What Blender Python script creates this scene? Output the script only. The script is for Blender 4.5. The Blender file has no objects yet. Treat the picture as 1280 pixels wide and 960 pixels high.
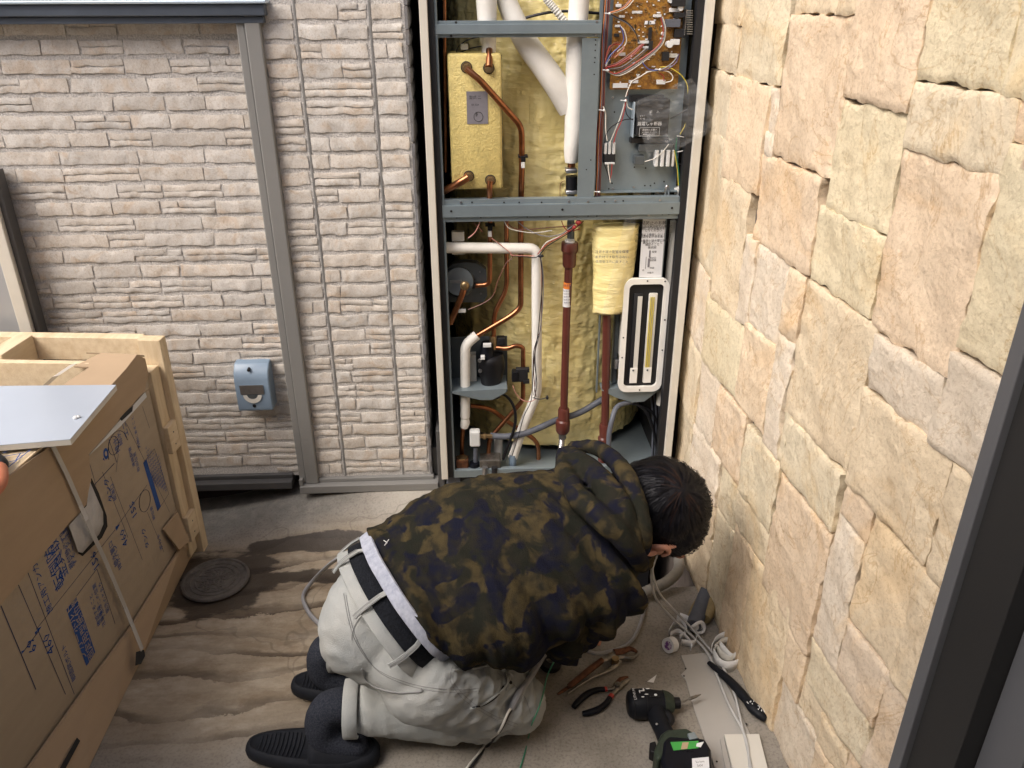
import bpy, bmesh, math, random
import numpy as np
from mathutils import Vector, Matrix, noise
rnd = random.Random(7)
S = bpy.context.scene; COL = S.collection

# ------------------------------------------------ camera, sky, sun, exposure
FOC = 1000.0; PITCH = math.radians(25.8); YAW = math.radians(2.7); ROLL = math.radians(-0.2); CAMH = 1.45
_f = Vector((math.sin(YAW)*math.cos(PITCH), math.cos(YAW)*math.cos(PITCH), -math.sin(PITCH)))
_r0 = Vector((math.cos(YAW), -math.sin(YAW), 0)); _u0 = _r0.cross(_f)
_r = _r0*math.cos(ROLL) + _u0*math.sin(ROLL); _u = _u0*math.cos(ROLL) - _r0*math.sin(ROLL)
CAM = Vector((0, 0, CAMH))
cd = bpy.data.cameras.new('camera'); cam = bpy.data.objects.new('camera', cd); COL.objects.link(cam)
cd.sensor_fit = 'HORIZONTAL'; cd.sensor_width = 36; cd.lens = 36*FOC/1280
cd.clip_start = 0.02; cd.clip_end = 200
cam.matrix_world = Matrix.Translation(CAM) @ Matrix((( _r.x, _u.x, -_f.x, 0), (_r.y, _u.y, -_f.y, 0), (_r.z, _u.z, -_f.z, 0), (0, 0, 0, 1)))
S.camera = cam
W = bpy.data.worlds.new('World'); S.world = W; W.use_nodes = True
_n = W.node_tree.nodes; _bg = _n['Background']
sky = _n.new('ShaderNodeTexSky'); sky.sky_type = 'NISHITA'; sky.sun_disc = False
SUN_EL = math.radians(50); SUN_AZ = math.radians(-126)    # light comes over the crate, from the left
sky.sun_elevation = SUN_EL; sky.sun_rotation = SUN_AZ; sky.air_density = 0.6; sky.dust_density = 4.0; sky.ozone_density = 0.6
W.node_tree.links.new(sky.outputs[0], _bg.inputs[0]); _bg.inputs[1].default_value = 0.15
sl = bpy.data.lights.new('sun', 'SUN'); sun = bpy.data.objects.new('sun', sl); COL.objects.link(sun)
sl.energy = 1.15; sl.angle = math.radians(36); sl.color = (1, 0.965, 0.92)
_sd = Vector((math.sin(SUN_AZ)*math.cos(SUN_EL), math.cos(SUN_AZ)*math.cos(SUN_EL), math.sin(SUN_EL)))
sun.rotation_euler = (-_sd).to_track_quat('-Z', 'Y').to_euler(); sun.location = _sd*8
S.view_settings.view_transform = 'Standard'; S.view_settings.look = 'None'
S.view_settings.exposure = 0.96; S.view_settings.gamma = 1
S.cycles.max_bounces = 6; S.cycles.transparent_max_bounces = 8

# ------------------------------------------------ where a point of a known plane lies
def ray(px, py): return _r*((px-640)/FOC) + _u*((480-py)/FOC) + _f
def at_y(px, py, y):
    d = ray(px, py); return CAM + d*(y/d.y)
def at_z(px, py, z=0.0):
    d = ray(px, py); return CAM + d*((z-CAMH)/d.z)

# ------------------------------------------------ materials
MATS = {}
def mat(name, col, rough=.6, metal=0., var=0., vscale=8., bump=0., bscale=60., col2=None, objcol=False, coat=0., trans=0., alpha=1., spec=.5, stretch=(1,1,1), bdetail=6., sheen=0., lo=.35, hi=.65):
    m = bpy.data.materials.new(name); m.use_nodes = True; nt = m.node_tree; N = nt.nodes; L = nt.links
    b = N['Principled BSDF']; b.inputs['Roughness'].default_value = rough; b.inputs['Metallic'].default_value = metal
    b.inputs['Coat Weight'].default_value = coat; b.inputs['Coat Roughness'].default_value = .12
    b.inputs['Transmission Weight'].default_value = trans; b.inputs['Alpha'].default_value = alpha
    b.inputs['Specular IOR Level'].default_value = spec; b.inputs['Sheen Weight'].default_value = sheen
    tc = N.new('ShaderNodeTexCoord'); mp = N.new('ShaderNodeMapping'); mp.inputs['Scale'].default_value = stretch
    L.new(tc.outputs['Object'], mp.inputs[0])
    out = None
    c1 = (*col, 1)
    if col2 is None: col2 = tuple(max(0, x*(1-var)) for x in col); 
    c2 = (*col2, 1)
    ns = N.new('ShaderNodeTexNoise'); ns.inputs['Scale'].default_value = vscale; ns.inputs['Detail'].default_value = 7; ns.inputs['Roughness'].default_value = .62
    L.new(mp.outputs[0], ns.inputs['Vector'])
    rp = N.new('ShaderNodeValToRGB'); rp.color_ramp.elements[0].position = lo; rp.color_ramp.elements[1].position = hi
    rp.color_ramp.elements[0].color = c2; rp.color_ramp.elements[1].color = c1
    L.new(ns.outputs['Fac'], rp.inputs[0]); out = rp.outputs[0]
    if objcol:
        oi = N.new('ShaderNodeObjectInfo'); mx = N.new('ShaderNodeMix'); mx.data_type = 'RGBA'; mx.blend_type = 'MULTIPLY'; mx.inputs[0].default_value = 1
        L.new(out, mx.inputs[6]); L.new(oi.outputs['Color'], mx.inputs[7]); out = mx.outputs[2]
    L.new(out, b.inputs['Base Color'])
    if bump:
        n2 = N.new('ShaderNodeTexNoise'); n2.inputs['Scale'].default_value = bscale; n2.inputs['Detail'].default_value = bdetail; n2.inputs['Roughness'].default_value = .65
        L.new(mp.outputs[0], n2.inputs['Vector'])
        bp = N.new('ShaderNodeBump'); bp.inputs['Strength'].default_value = min(1, bump); bp.inputs['Distance'].default_value = .004*max(1, bump)
        L.new(n2.outputs['Fac'], bp.inputs['Height']); L.new(bp.outputs[0], b.inputs['Normal'])
    m.diffuse_color = c1; MATS[name] = m; return m

def nn(m): return m.node_tree.nodes
def ll(m): return m.node_tree.links

# ------------------------------------------------ mesh builder
class MB:
    def __init__(s): s.v = []; s.f = []; s.m = []
    def add(s, vs, fs, mi=0):
        k = len(s.v); s.v += [Vector(v) for v in vs]; s.f += [tuple(i+k for i in f) for f in fs]; s.m += [mi]*len(fs); return s
    def box(s, lo, hi, M=None, mi=0, bev=0.0):
        lo = Vector(lo); hi = Vector(hi); c = (lo+hi)/2; e = (hi-lo)/2
        b = min(bev, .45*min(abs(e.x), abs(e.y), abs(e.z))*2) if bev else 0
        if b <= 0:
            vs = [Vector((c.x+i*e.x, c.y+j*e.y, c.z+k*e.z)) for i in (-1,1) for j in (-1,1) for k in (-1,1)]
            fs = [(0,1,3,2),(4,6,7,5),(0,4,5,1),(2,3,7,6),(0,2,6,4),(1,5,7,3)]
        else:
            bm = bmesh.new(); bmesh.ops.create_cube(bm, size=1)
            for v in bm.verts: v.co = Vector((c.x+v.co.x*2*e.x, c.y+v.co.y*2*e.y, c.z+v.co.z*2*e.z))
            bmesh.ops.bevel(bm, geom=bm.edges[:], offset=b, segments=2, affect='EDGES', profile=.5)
            bm.verts.index_update(); vs = [v.co.copy() for v in bm.verts]; fs = [tuple(v.index for v in f.verts) for f in bm.faces]; bm.free()
        if M is not None: vs = [M @ v for v in vs]
        return s.add(vs, fs, mi)
    def hexa(s, p, mi=0):   # eight corners: four of one face, four of the opposite one in the same order
        return s.add(p, [(0,1,2,3),(7,6,5,4),(0,4,5,1),(1,5,6,2),(2,6,7,3),(3,7,4,0)], mi)
    def prism(s, pts, d, mi=0):  # planar polygon pts, extruded by vector d
        n = len(pts); d = Vector(d); a = [Vector(p) for p in pts]
        return s.add(a+[p+d for p in a], [tuple(range(n)), tuple(range(2*n-1, n-1, -1))]+[(i, i+n, (i+1)%n+n, (i+1)%n) for i in range(n)], mi)
    def tube(s, pts, r, n=8, mi=0, smooth=True, sub=6, cap=True, sq=(1,1), upv=None):
        P = [Vector(p) for p in pts]; rs = r if isinstance(r, (list, tuple)) else [r]*len(P)
        if smooth and len(P) > 2: P, rs = spline(P, rs, sub)
        rings = []; up = None
        for i, p in enumerate(P):
            t = (P[min(i+1, len(P)-1)]-P[max(i-1, 0)])
            if t.length < 1e-9: t = Vector((0,0,1))
            t.normalize()
            if up is None:
                up = Vector(upv) if upv is not None else (Vector((0,0,1)) if abs(t.z) < .9 else Vector((0,1,0)))
            a = t.cross(up)
            if a.length < 1e-6: a = t.orthogonal()
            a.normalize(); b = a.cross(t).normalized(); up = b
            rings.append([p+a*(math.cos(2*math.pi*k/n)*rs[i]*sq[0])+b*(math.sin(2*math.pi*k/n)*rs[i]*sq[1]) for k in range(n)])
        vs = [v for q in rings for v in q]; fs = []
        for i in range(len(rings)-1):
            for k in range(n): fs.append((i*n+k, i*n+(k+1)%n, (i+1)*n+(k+1)%n, (i+1)*n+k))
        if cap:
            fs.append(tuple(reversed(range(n)))); fs.append(tuple((len(rings)-1)*n+k for k in range(n)))
        return s.add(vs, fs, mi)
    def cyl(s, p0, p1, r0, r1=None, n=14, mi=0):
        return s.tube([p0, p1], [r0, r0 if r1 is None else r1], n=n, mi=mi, smooth=False)
    def ell(s, c, rx, ry, rz, M=None, seg=16, mi=0):
        c = Vector(c); vs = []; fs = []
        R = seg//2
        for i in range(R+1):
            th = math.pi*i/R
            for k in range(seg):
                ph = 2*math.pi*k/seg
                v = Vector((math.sin(th)*math.cos(ph)*rx, math.sin(th)*math.sin(ph)*ry, math.cos(th)*rz))
                if M is not None: v = M @ v
                vs.append(c+v)
        for i in range(R):
            for k in range(seg): fs.append((i*seg+k, (i+1)*seg+k, (i+1)*seg+(k+1)%seg, i*seg+(k+1)%seg))
        return s.add(vs, fs, mi)
    def build(s, name, m, parent=None, smooth=False, loc=None, weld=False):
        me = bpy.data.meshes.new(name); ms = m if isinstance(m, (list, tuple)) else [m]
        off = Vector(loc) if loc is not None else (root_of(parent).location if parent else Vector())
        me.from_pydata([tuple(v-off) for v in s.v], [], s.f)
        for q in ms: me.materials.append(q)
        if len(ms) > 1: me.polygons.foreach_set('material_index', s.m)
        bm = bmesh.new(); bm.from_mesh(me)
        if weld: bmesh.ops.remove_doubles(bm, verts=bm.verts, dist=1e-5)
        bmesh.ops.recalc_face_normals(bm, faces=bm.faces); bm.to_mesh(me); bm.free()
        if smooth:
            me.polygons.foreach_set('use_smooth', [True]*len(me.polygons))
            try: me.set_sharp_from_angle(angle=math.radians(50 if smooth is True else smooth))
            except Exception: pass
        o = bpy.data.objects.new(name, me); COL.objects.link(o)
        if parent: o.parent = parent
        elif loc is not None: o.location = off
        return o
def root_of(o):
    while o.parent: o = o.parent
    return o
def spline(P, rs, sub):
    out = []; ro = []
    n = len(P)
    for i in range(n-1):
        p0 = P[max(i-1,0)]; p1 = P[i]; p2 = P[i+1]; p3 = P[min(i+2,n-1)]
        for k in range(sub):
            t = k/sub; t2 = t*t; t3 = t2*t
            out.append(.5*((2*p1)+(p2-p0)*t+(2*p0-5*p1+4*p2-p3)*t2+(3*p1-p0-3*p2+p3)*t3)); ro.append(rs[i]*(1-t)+rs[i+1]*t)
    out.append(P[-1]); ro.append(rs[-1]); return out, ro
def fillet(P, rad, k=4):      # a pipe run with rounded corners
    P = [Vector(p) for p in P]; out = [P[0]]
    for i in range(1, len(P)-1):
        a = (P[i-1]-P[i]); b = (P[i+1]-P[i]); r = min(rad, a.length*.45, b.length*.45)
        p0 = P[i]+a.normalized()*r; p2 = P[i]+b.normalized()*r
        for j in range(k+1):
            t = j/k; out.append(p0*(1-t)**2+P[i]*2*t*(1-t)+p2*t*t)
    out.append(P[-1]); return out
def thing(name, label, cat, loc, group=None):
    o = bpy.data.objects.new(name, None); COL.objects.link(o); o.location = Vector(loc); o.empty_display_size = .05
    return tag(o, label, cat, group)
def tag(o, label, cat, group=None):
    o['label'] = label; o['category'] = cat
    if group: o['group'] = group
    return o
def struct(o): o['kind'] = 'structure'; return o
def stuff(o): o['kind'] = 'stuff'; return o
def text_parts(name, items, m, parent, extrude=0.0):
    """items: (string, size, origin, direction T, glyph-up U) -> one flat printed mesh"""
    mb = MB()
    dgs = []
    for (s, size, org, T, U) in items:
        c = bpy.data.curves.new('lettering', 'FONT'); c.body = s; c.size = size; c.resolution_u = 1; c.align_x = 'CENTER'; c.align_y = 'CENTER'
        o = bpy.data.objects.new('lettering', c); COL.objects.link(o); dgs.append((o, c, Vector(org), Vector(T).normalized(), Vector(U).normalized()))
    bpy.context.view_layer.update(); dg = bpy.context.evaluated_depsgraph_get()
    for (o, c, org, T, U) in dgs:
        me = bpy.data.meshes.new_from_object(o.evaluated_get(dg))
        mb.add([org+T*v.co.x+U*v.co.y for v in me.vertices], [tuple(p.vertices) for p in me.polygons])
        bpy.data.meshes.remove(me)
    for (o, c, *_x) in dgs:
        bpy.data.objects.remove(o); bpy.data.curves.remove(c)
    return mb if name is None else mb.build(name, m, parent)
def fb(x, y, z, sc, oct=4): return noise.fractal(Vector((x*sc, y*sc, z*sc)), 1.0, 2.0, oct)
def stair(x, k=.22):
    f = math.floor(x); t = x-f; return f+(0 if t < 1-k else (t-1+k)/k)
def slab(fn, s0, s1, z0, z1, res, depth, seed, amp, jit, rim=.012, facet=0.0, drop=.62, ter=0.0, tsc=9.0):
    """a split-faced stone: fn(s,z,off) places its points; ragged outline, chipped rim, sides back to off=0"""
    w = s1-s0; h = z1-z0; nx = max(3, int(w/res)); nz = max(3, int(h/res)); vs = []; fs = []
    for i in range(nx+1):
        for k in range(nz+1):
            u = i/nx; v = k/nz; s = s0+w*u; z = z0+h*v
            eu = min(u, 1-u)*w; ev = min(v, 1-v)*h
            js = fb(seed+z*3, s, 1.3, 9, 3)*jit; jz = fb(seed+7, s*3, z, 9, 3)*jit
            wu = max(0, 1-eu/(rim*3)); wv = max(0, 1-ev/(rim*3))
            e = min(eu, ev); c = max(0, 1-e/rim)
            big = fb(s+seed, z, seed*.37, 3.2/ max(.05, min(.35, w+h)), 3)
            fine = fb(s, z+seed, 2.1, 26, 4)
            rg = 1-abs(fb(s*1.2+seed, z, 5.5, 7.5, 3))*2
            off = depth + amp*(big*.8+fine*.42+facet*max(0, rg-.55)) - depth*drop*c*c*(.6+.8*abs(fb(s, z, seed, 22, 2)))
            if ter: off += ter*(stair(fb(s*1.3+seed, z*.8, 8.1, tsc, 3)*3.2+5)-5)
            vs.append(fn(s+js*(wu+.15), z+jz*(wv+.15), max(.001, off)))
    N = nz+1
    for i in range(nx):
        for k in range(nz): fs.append((i*N+k, (i+1)*N+k, (i+1)*N+k+1, i*N+k+1))
    bd = [i*N for i in range(nx+1)]+[nx*N+k for k in range(1, N)]+[i*N+nz for i in range(nx-1, -1, -1)]+[k for k in range(nz-1, 0, -1)]
    b0 = len(vs); bp = []
    for j in bd:
        i, k = divmod(j, N); s = s0+w*i/nx; z = z0+h*k/nz
        js = fb(seed+z*3, s, 1.3, 9, 3)*jit; jz = fb(seed+7, s*3, z, 9, 3)*jit
        vs.append(fn(s+js*1.15, z+jz*1.15, -.004))
    nb = len(bd)
    for j in range(nb): fs.append((bd[j], bd[(j+1)%nb], b0+(j+1)%nb, b0+j))
    mb = MB(); mb.add(vs, fs); return mb
# ------------------------------------------------ the materials
M_ = MATS
def rock(name, c_hi, c_lo, scs, bumpd):
    m = mat(name, (1, 1, 1), .9, objcol=True, col2=c_lo, vscale=scs[0], lo=.35, hi=.6, spec=.25); N = m.node_tree.nodes; L = m.node_tree.links; b = N['Principled BSDF']
    tc = N.new('ShaderNodeTexCoord')
    def ns(sc, det=6, dist=0., st=(1, 1, 1), rough=.6):
        mp = N.new('ShaderNodeMapping'); mp.inputs['Scale'].default_value = st; L.new(tc.outputs['Object'], mp.inputs[0])
        t = N.new('ShaderNodeTexNoise'); t.inputs['Scale'].default_value = sc; t.inputs['Detail'].default_value = det; t.inputs['Distortion'].default_value = dist; t.inputs['Roughness'].default_value = rough; L.new(mp.outputs[0], t.inputs['Vector']); return t.outputs['Fac']
    def mth(op, a, c, e=None):
        t = N.new('ShaderNodeMath'); t.operation = op
        for i, q in enumerate((a, c) if e is None else (a, c, e)):
            if isinstance(q, (int, float)): t.inputs[i].default_value = q
            else: L.new(q, t.inputs[i])
        return t.outputs[0]
    src = b.inputs['Base Color'].links[0].from_socket
    def mul(c, fac, col, k):
        r = N.new('ShaderNodeValToRGB'); r.color_ramp.elements[0].position = k[0]; r.color_ramp.elements[1].position = k[1]; r.color_ramp.elements[0].color = (*col, 1); r.color_ramp.elements[1].color = (1, 1, 1, 1); L.new(fac, r.inputs[0])
        t = N.new('ShaderNodeMix'); t.data_type = 'RGBA'; t.blend_type = 'MULTIPLY'; t.inputs[0].default_value = 1; L.new(c, t.inputs[6]); L.new(r.outputs[0], t.inputs[7]); return t.outputs[2]
    src = mul(src, ns(scs[1], 5, 1.2), c_hi, (.34, .46))            # rusty patches
    crk = mth('ABSOLUTE', mth('SUBTRACT', ns(scs[2], 5, 1.4, (1, 1, .7)), .5), 0)
    src = mul(src, crk, (.84, .77, .68), (.0, .010))                 # hairline veins
    src = mul(src, ns(scs[3], 3, 0, rough=.8), (.82, .79, .76), (.34, .52))   # grit
    L.new(src, b.inputs['Base Color'])
    tr = mth('SNAP', ns(scs[4], 5, .8, (1, 1, .6)), .055)
    h = mth('ADD', mth('MULTIPLY', tr, 5.0), mth('MULTIPLY', ns(scs[5], 8, 0, rough=.75), 1.1))
    bp = N.new('ShaderNodeBump'); bp.inputs['Strength'].default_value = 1; bp.inputs['Distance'].default_value = bumpd; L.new(h, bp.inputs['Height']); L.new(bp.outputs[0], b.inputs['Normal'])
rock('stone', (.98, .91, .81), (.93, .90, .87), (7, 4.5, 5.5, 130, 6.5, 38), .0048)
rock('siding', (.92, .84, .76), (.86, .83, .80), (20, 14, 17, 230, 24, 120), .0012)
mat('siding_grout', (.68, .645, .60), .9, var=.32, vscale=240, bump=1.5, bscale=260, lo=.4, hi=.6, spec=.2)
mat('wall_mortar', (.15, .12, .10), .9, var=.3, vscale=30, bump=.8, bscale=90)
mat('trim_grey', (.27, .265, .25), .45, metal=.3, var=.08, vscale=5)
mat('trim_dark', (.085, .083, .082), .45, metal=.2, var=.12, vscale=6)
mat('sill_blue', (.10, .12, .15), .4, metal=.35, var=.2, vscale=9)
mat('sill_top', (.5, .6, .68), .3, metal=.4, var=.06, vscale=5)
mat('shutter', (.50, .52, .54), .4, metal=.5, var=.05, vscale=5)
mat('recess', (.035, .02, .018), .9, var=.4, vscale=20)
mat('black', (.010, .010, .012), .6, var=.3, vscale=20)
mat('cream_edge', (.66, .62, .53), .4, var=.08, vscale=12)
mat('galv', (.28, .34, .37), .42, metal=.55, var=.12, vscale=14)
mat('galv_dark', (.13, .15, .16), .45, metal=.5, var=.25, vscale=18)
mat('copper', (.42, .175, .085), .33, metal=1, col2=(.22, .09, .045), vscale=30, lo=.3, hi=.6)
mat('brass', (.42, .30, .16), .38, metal=.9, var=.3, vscale=60)
mat('foam_white', (.80, .78, .72), .7, var=.08, vscale=20, bump=.3, bscale=40)
mat('maroon', (.105, .028, .020), .35, var=.2, vscale=20)
mat('hose_grey', (.10, .11, .135), .6, var=.2, vscale=40)
mat('rubber', (.007, .007, .009), .5, spec=.3, var=.3, vscale=30)
mat('plastic_white', (.66, .67, .66), .4, var=.06, vscale=20)
mat('steel', (.45, .45, .46), .3, metal=.9, var=.2, vscale=40)
mat('yellow_box', (.74, .60, .22), .45, var=.22, vscale=60, bump=.8, bscale=200, coat=.15)
mat('label_grey', (.20, .19, .21), .5, var=.1, vscale=90)
mat('label_white', (.72, .73, .74), .5, var=.04, vscale=40)
mat('grip_orange', (.50, .17, .085), .5, var=.2); mat('orange', (.75, .22, .04), .5, var=.1)
mat('ink_black', (.02, .02, .02), .7); mat('ink_blue', (.02, .08, .30), .7, var=.15, vscale=120); mat('ink_white', (.7, .7, .7), .6)
mat('ink_line', (.045, .05, .10), .7)
mat('card', (.43, .31, .195), .85, var=.07, vscale=6, bump=.15, bscale=30, stretch=(1,1,6))
mat('card_dull', (.41, .33, .235), .88, var=.06, vscale=6, bump=.15, bscale=30, stretch=(1,1,6))
mat('wood', (.74, .60, .40), .7, col2=(.60, .45, .27), vscale=7, bump=.35, bscale=40, stretch=(7,1.2,7), lo=.3, hi=.62)
mat('wood_up', (.72, .58, .38), .7, col2=(.56, .42, .25), vscale=7, bump=.35, bscale=40, stretch=(8,8,1.1), lo=.3, hi=.62)
mat('sheet_steel', (.50, .56, .64), .32, metal=.25, var=.05, vscale=3)
mat('strap', (.62, .60, .56), .35, alpha=.62)
mat('film', (.50, .48, .45), .25, coat=.5, var=.12, vscale=14, bump=.6, bscale=14)
mat('pcb', (.33, .16, .020), .5, col2=(.20, .085, .012), vscale=70, bump=.4, bscale=300, lo=.45, hi=.55)
mat('skin', (.50, .24, .16), .5, var=.2, vscale=30)
mat('hair', (.004, .004, .007), .5, var=.3, vscale=60, spec=.22)
mat('hair_brown', (.022, .010, .008), .5, var=.3, vscale=60, spec=.2)
mat('sock', (.048, .052, .064), .95, col2=(.018, .021, .030), vscale=320, bump=.6, bscale=400, spec=.1)
mat('shoe', (.010, .012, .017), .75, var=.3, vscale=30, bump=.2, bscale=200, spec=.3)
mat('shirt', (.46, .48, .54), .95, col2=(.32, .34, .41), vscale=110, bump=.5, bscale=300, stretch=(1,1,.4), spec=.2)
mat('belt', (.013, .015, .020), .9, spec=.2, var=.4, vscale=150, bump=.9, bscale=260)
mat('denim', (.47, .47, .435), .92, col2=(.33, .355, .355), vscale=7, bump=.6, bscale=420, lo=.3, hi=.7, spec=.15)
mat('seam', (.26, .26, .25), .9); mat('seam_pale', (.62, .61, .57), .9)
mat('cable_grey', (.30, .30, .31), .5, var=.12, vscale=20)
mat('cable_pale', (.48, .48, .47), .5, var=.15, vscale=20)
mat('white_wire', (.7, .68, .62), .5); mat('green_wire', (.03, .20, .11), .45); mat('black_wire', (.015, .015, .018), .5)
for _k, _c in dict(wire_red=(.34,.035,.03), wire_brown=(.16,.05,.03), wire_orange=(.55,.19,.05), wire_purple=(.10,.06,.16), wire_blue=(.04,.07,.28), wire_yellow=(.60,.48,.06), wire_white=(.7,.67,.6), wire_grey=(.22,.22,.24), wire_pink=(.55,.25,.2)).items():
    mat(_k, _c, .45)
mat('tape_white', (.74, .74, .73), .45, var=.06, vscale=30)
mat('purple', (.16, .05, .22), .5, col2=(.6, .55, .6), vscale=160, lo=.45, hi=.55)
mat('rust', (.16, .06, .025), .6, metal=.4, var=.6, vscale=70)
mat('tool_steel', (.30, .28, .25), .4, metal=.85, var=.5, vscale=60)
mat('tool_black', (.006, .007, .012), .45, spec=.2, var=.4, vscale=40)
mat('tool_red', (.45, .04, .03), .45)
mat('drill_black', (.050, .055, .056), .5, spec=.15, col2=(.008, .009, .012), vscale=45, lo=.62, hi=.8)
mat('drill_green', (.032, .045, .030), .5, spec=.2, col2=(.025, .032, .025), vscale=30, bump=.3, bscale=90)
mat('label_green', (.05, .33, .06), .5, var=.1)
mat('sheet_dull', (.43, .415, .39), .55, metal=.2, var=.07, vscale=5, bump=.1, bscale=20)
mat('plastic_cream', (.62, .60, .54), .45, var=.05)
mat('insul', (.35, .27, .13), .8, var=.35, vscale=60, bump=1, bscale=90)
mat('iron', (.15, .135, .118), .6, metal=.2, var=.4, vscale=40, bump=.8, bscale=120)
mat('door_grey', (.14, .142, .148), .42, metal=.2, var=.08, vscale=6)  # lighter grey: reflected light on the jamb put into the colour
mat('door_face', (.028, .027, .026), .5, spec=.3, metal=.05, var=.1, vscale=5)
mat('pit', (.02, .018, .016), .9, var=.3)  # near-black, the shade of the pit given as colour

mat('conduit_grey', (.25, .235, .205), .6, var=.2, vscale=30)
def make_vent_mat():
    return mat('vent_blue', (.20, .27, .35), .4, var=.10, vscale=12)
make_vent_mat()

def ground_material():
    m = bpy.data.materials.new('concrete'); m.use_nodes = True; N = nn(m); L = ll(m); b = N['Principled BSDF']
    tc = N.new('ShaderNodeTexCoord')
    def ns(scale, stretch=(1,1,1), det=8, rough=.6, dist=0., loc=(0,0,0), rot=0):
        mp = N.new('ShaderNodeMapping'); mp.inputs['Scale'].default_value = stretch; mp.inputs['Location'].default_value = loc; mp.inputs['Rotation'].default_value = (0,0,rot)
        t = N.new('ShaderNodeTexNoise'); t.inputs['Scale'].default_value = scale; t.inputs['Detail'].default_value = det; t.inputs['Roughness'].default_value = rough; t.inputs['Distortion'].default_value = dist
        L.new(tc.outputs['Object'], mp.inputs[0]); L.new(mp.outputs[0], t.inputs['Vector']); return t.outputs['Fac']
    def ramp(x, p, c):
        r = N.new('ShaderNodeValToRGB'); e = r.color_ramp.elements
        while len(e) < len(p): e.new(.5)
        for i in range(len(p)): e[i].position = p[i]; e[i].color = (*c[i], 1)
        L.new(x, r.inputs[0]); return r.outputs[0]
    def mth(op, a, b_, cl=False):
        t = N.new('ShaderNodeMath'); t.operation = op; t.use_clamp = cl
        for i, q in enumerate((a, b_)):
            if isinstance(q, (int, float)): t.inputs[i].default_value = q
            else: L.new(q, t.inputs[i])
        return t.outputs[0]
    def mix(f, a, c):
        t = N.new('ShaderNodeMix'); t.data_type = 'RGBA'; L.new(f, t.inputs[0])
        for i, q in ((6, a), (7, c)):
            if isinstance(q, tuple): t.inputs[i].default_value = (*q, 1)
            else: L.new(q, t.inputs[i])
        return t.outputs[2]
    sx = N.new('ShaderNodeSeparateXYZ'); L.new(tc.outputs['Object'], sx.inputs[0]); X, Y = sx.outputs[0], sx.outputs[1]
    def rngm(v, a, b_, lo=0., hi=1.):
        t = N.new('ShaderNodeMapRange'); t.interpolation_type = 'SMOOTHSTEP'; t.inputs[1].default_value = a; t.inputs[2].default_value = b_; t.inputs[3].default_value = lo; t.inputs[4].default_value = hi
        L.new(v, t.inputs[0]); return t.outputs[0]
    base = ramp(ns(3.2, det=10, rough=.68), (.3, .48, .72), ((.15, .135, .11), (.25, .225, .19), (.345, .32, .28)))
    spk = ramp(ns(160, det=2), (.36, .5), ((.6, .6, .6), (1, 1, 1)))
    t = N.new('ShaderNodeMix'); t.data_type = 'RGBA'; t.blend_type = 'MULTIPLY'; t.inputs[0].default_value = .6; L.new(base, t.inputs[6]); L.new(spk, t.inputs[7]); col = t.outputs[2]
    # warm mud stain that ran along the slab in long fingers, sharp tide lines
    wob = ns(2.2, det=3); yy = mth('ADD', Y, mth('MULTIPLY', wob, .22))
    band = mth('MULTIPLY', rngm(yy, 1.28, 1.46), rngm(yy, 1.98, 2.10, 1., 0.))
    band = mth('MULTIPLY', band, rngm(X, .18, -.06))
    col = mix(mth('MULTIPLY', band, .75), col, ramp(ns(5, (1, 2.5, 1), det=9, rough=.7), (.30, .5, .70), ((.22, .165, .10), (.35, .28, .19), (.52, .445, .335))))
    def fingers(loc, sy, lo, hi, rot, dist=.8):
        st = ns(1.0, (1.9, sy, 1), det=10, rough=.64, dist=dist, loc=loc, rot=rot)
        return ramp(st, (lo-.03, lo, hi, hi+.006), ((0, 0, 0), (.55, .55, .55), (1, 1, 1), (0, 0, 0)))
    ph = mth('ADD', mth('MULTIPLY', Y, 13.0), mth('MULTIPLY', X, -.5))
    ph = mth('ADD', ph, mth('MULTIPLY', ns(1.0, (1.5, 3.0, 1), det=2, loc=(.4, 0, 0)), 3.8))
    ph = mth('ADD', ph, mth('MULTIPLY', ns(14, (1, 1.6, 1), det=9, rough=.68), .62))
    saw = mth('FRACT', ph, 0)
    f1 = ramp(saw, (.0, .012, .20, .36), ((0, 0, 0), (1, 1, 1), (.75, .75, .75), (0, 0, 0)))
    f1 = mth('MULTIPLY', mth('MULTIPLY', f1, ramp(ns(2.6, (1, 3, 1), det=4, loc=(7, 1, 0)), (.38, .58), ((.25, .25, .25), (1, 1, 1)))), band)
    f2 = mth('MULTIPLY', ramp(ns(7, (1, 2, 1), det=9, rough=.7, loc=(4, 2, 0)), (.48, .60), ((0, 0, 0), (1, 1, 1))), band)
    col = mix(mth('MULTIPLY', f2, .40), col, (.17, .115, .065))
    fing2 = f1
    col = mix(mth('MULTIPLY', fing2, .96), col, (.050, .030, .016))
    # wet dark run-off beside the drain cover, drawn out towards the man
    def blot(cx, cy, sx_, sy_, r0, k=.30):
        mp = N.new('ShaderNodeMapping'); mp.inputs['Location'].default_value = (-cx*sx_, -cy*sy_, 0); mp.inputs['Scale'].default_value = (sx_, sy_, 1); L.new(tc.outputs['Object'], mp.inputs[0])
        ln = N.new('ShaderNodeVectorMath'); ln.operation = 'LENGTH'; L.new(mp.outputs[0], ln.inputs[0])
        return rngm(mth('ADD', ln.outputs['Value'], mth('MULTIPLY', ns(9, (1, 2.6, 1), det=7), k)), r0, r0+.03, 1., 0.)
    wm = mth('MAXIMUM', blot(-.50, 1.92, 1., 6.0, .33), mth('MAXIMUM', blot(-.42, 1.80, 1., 6.5, .34), blot(-.72, 1.785, 1.1, 1.2, .27, .25)))
    col = mix(mth('MULTIPLY', wm, .86), col, (.020, .013, .009))
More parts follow.
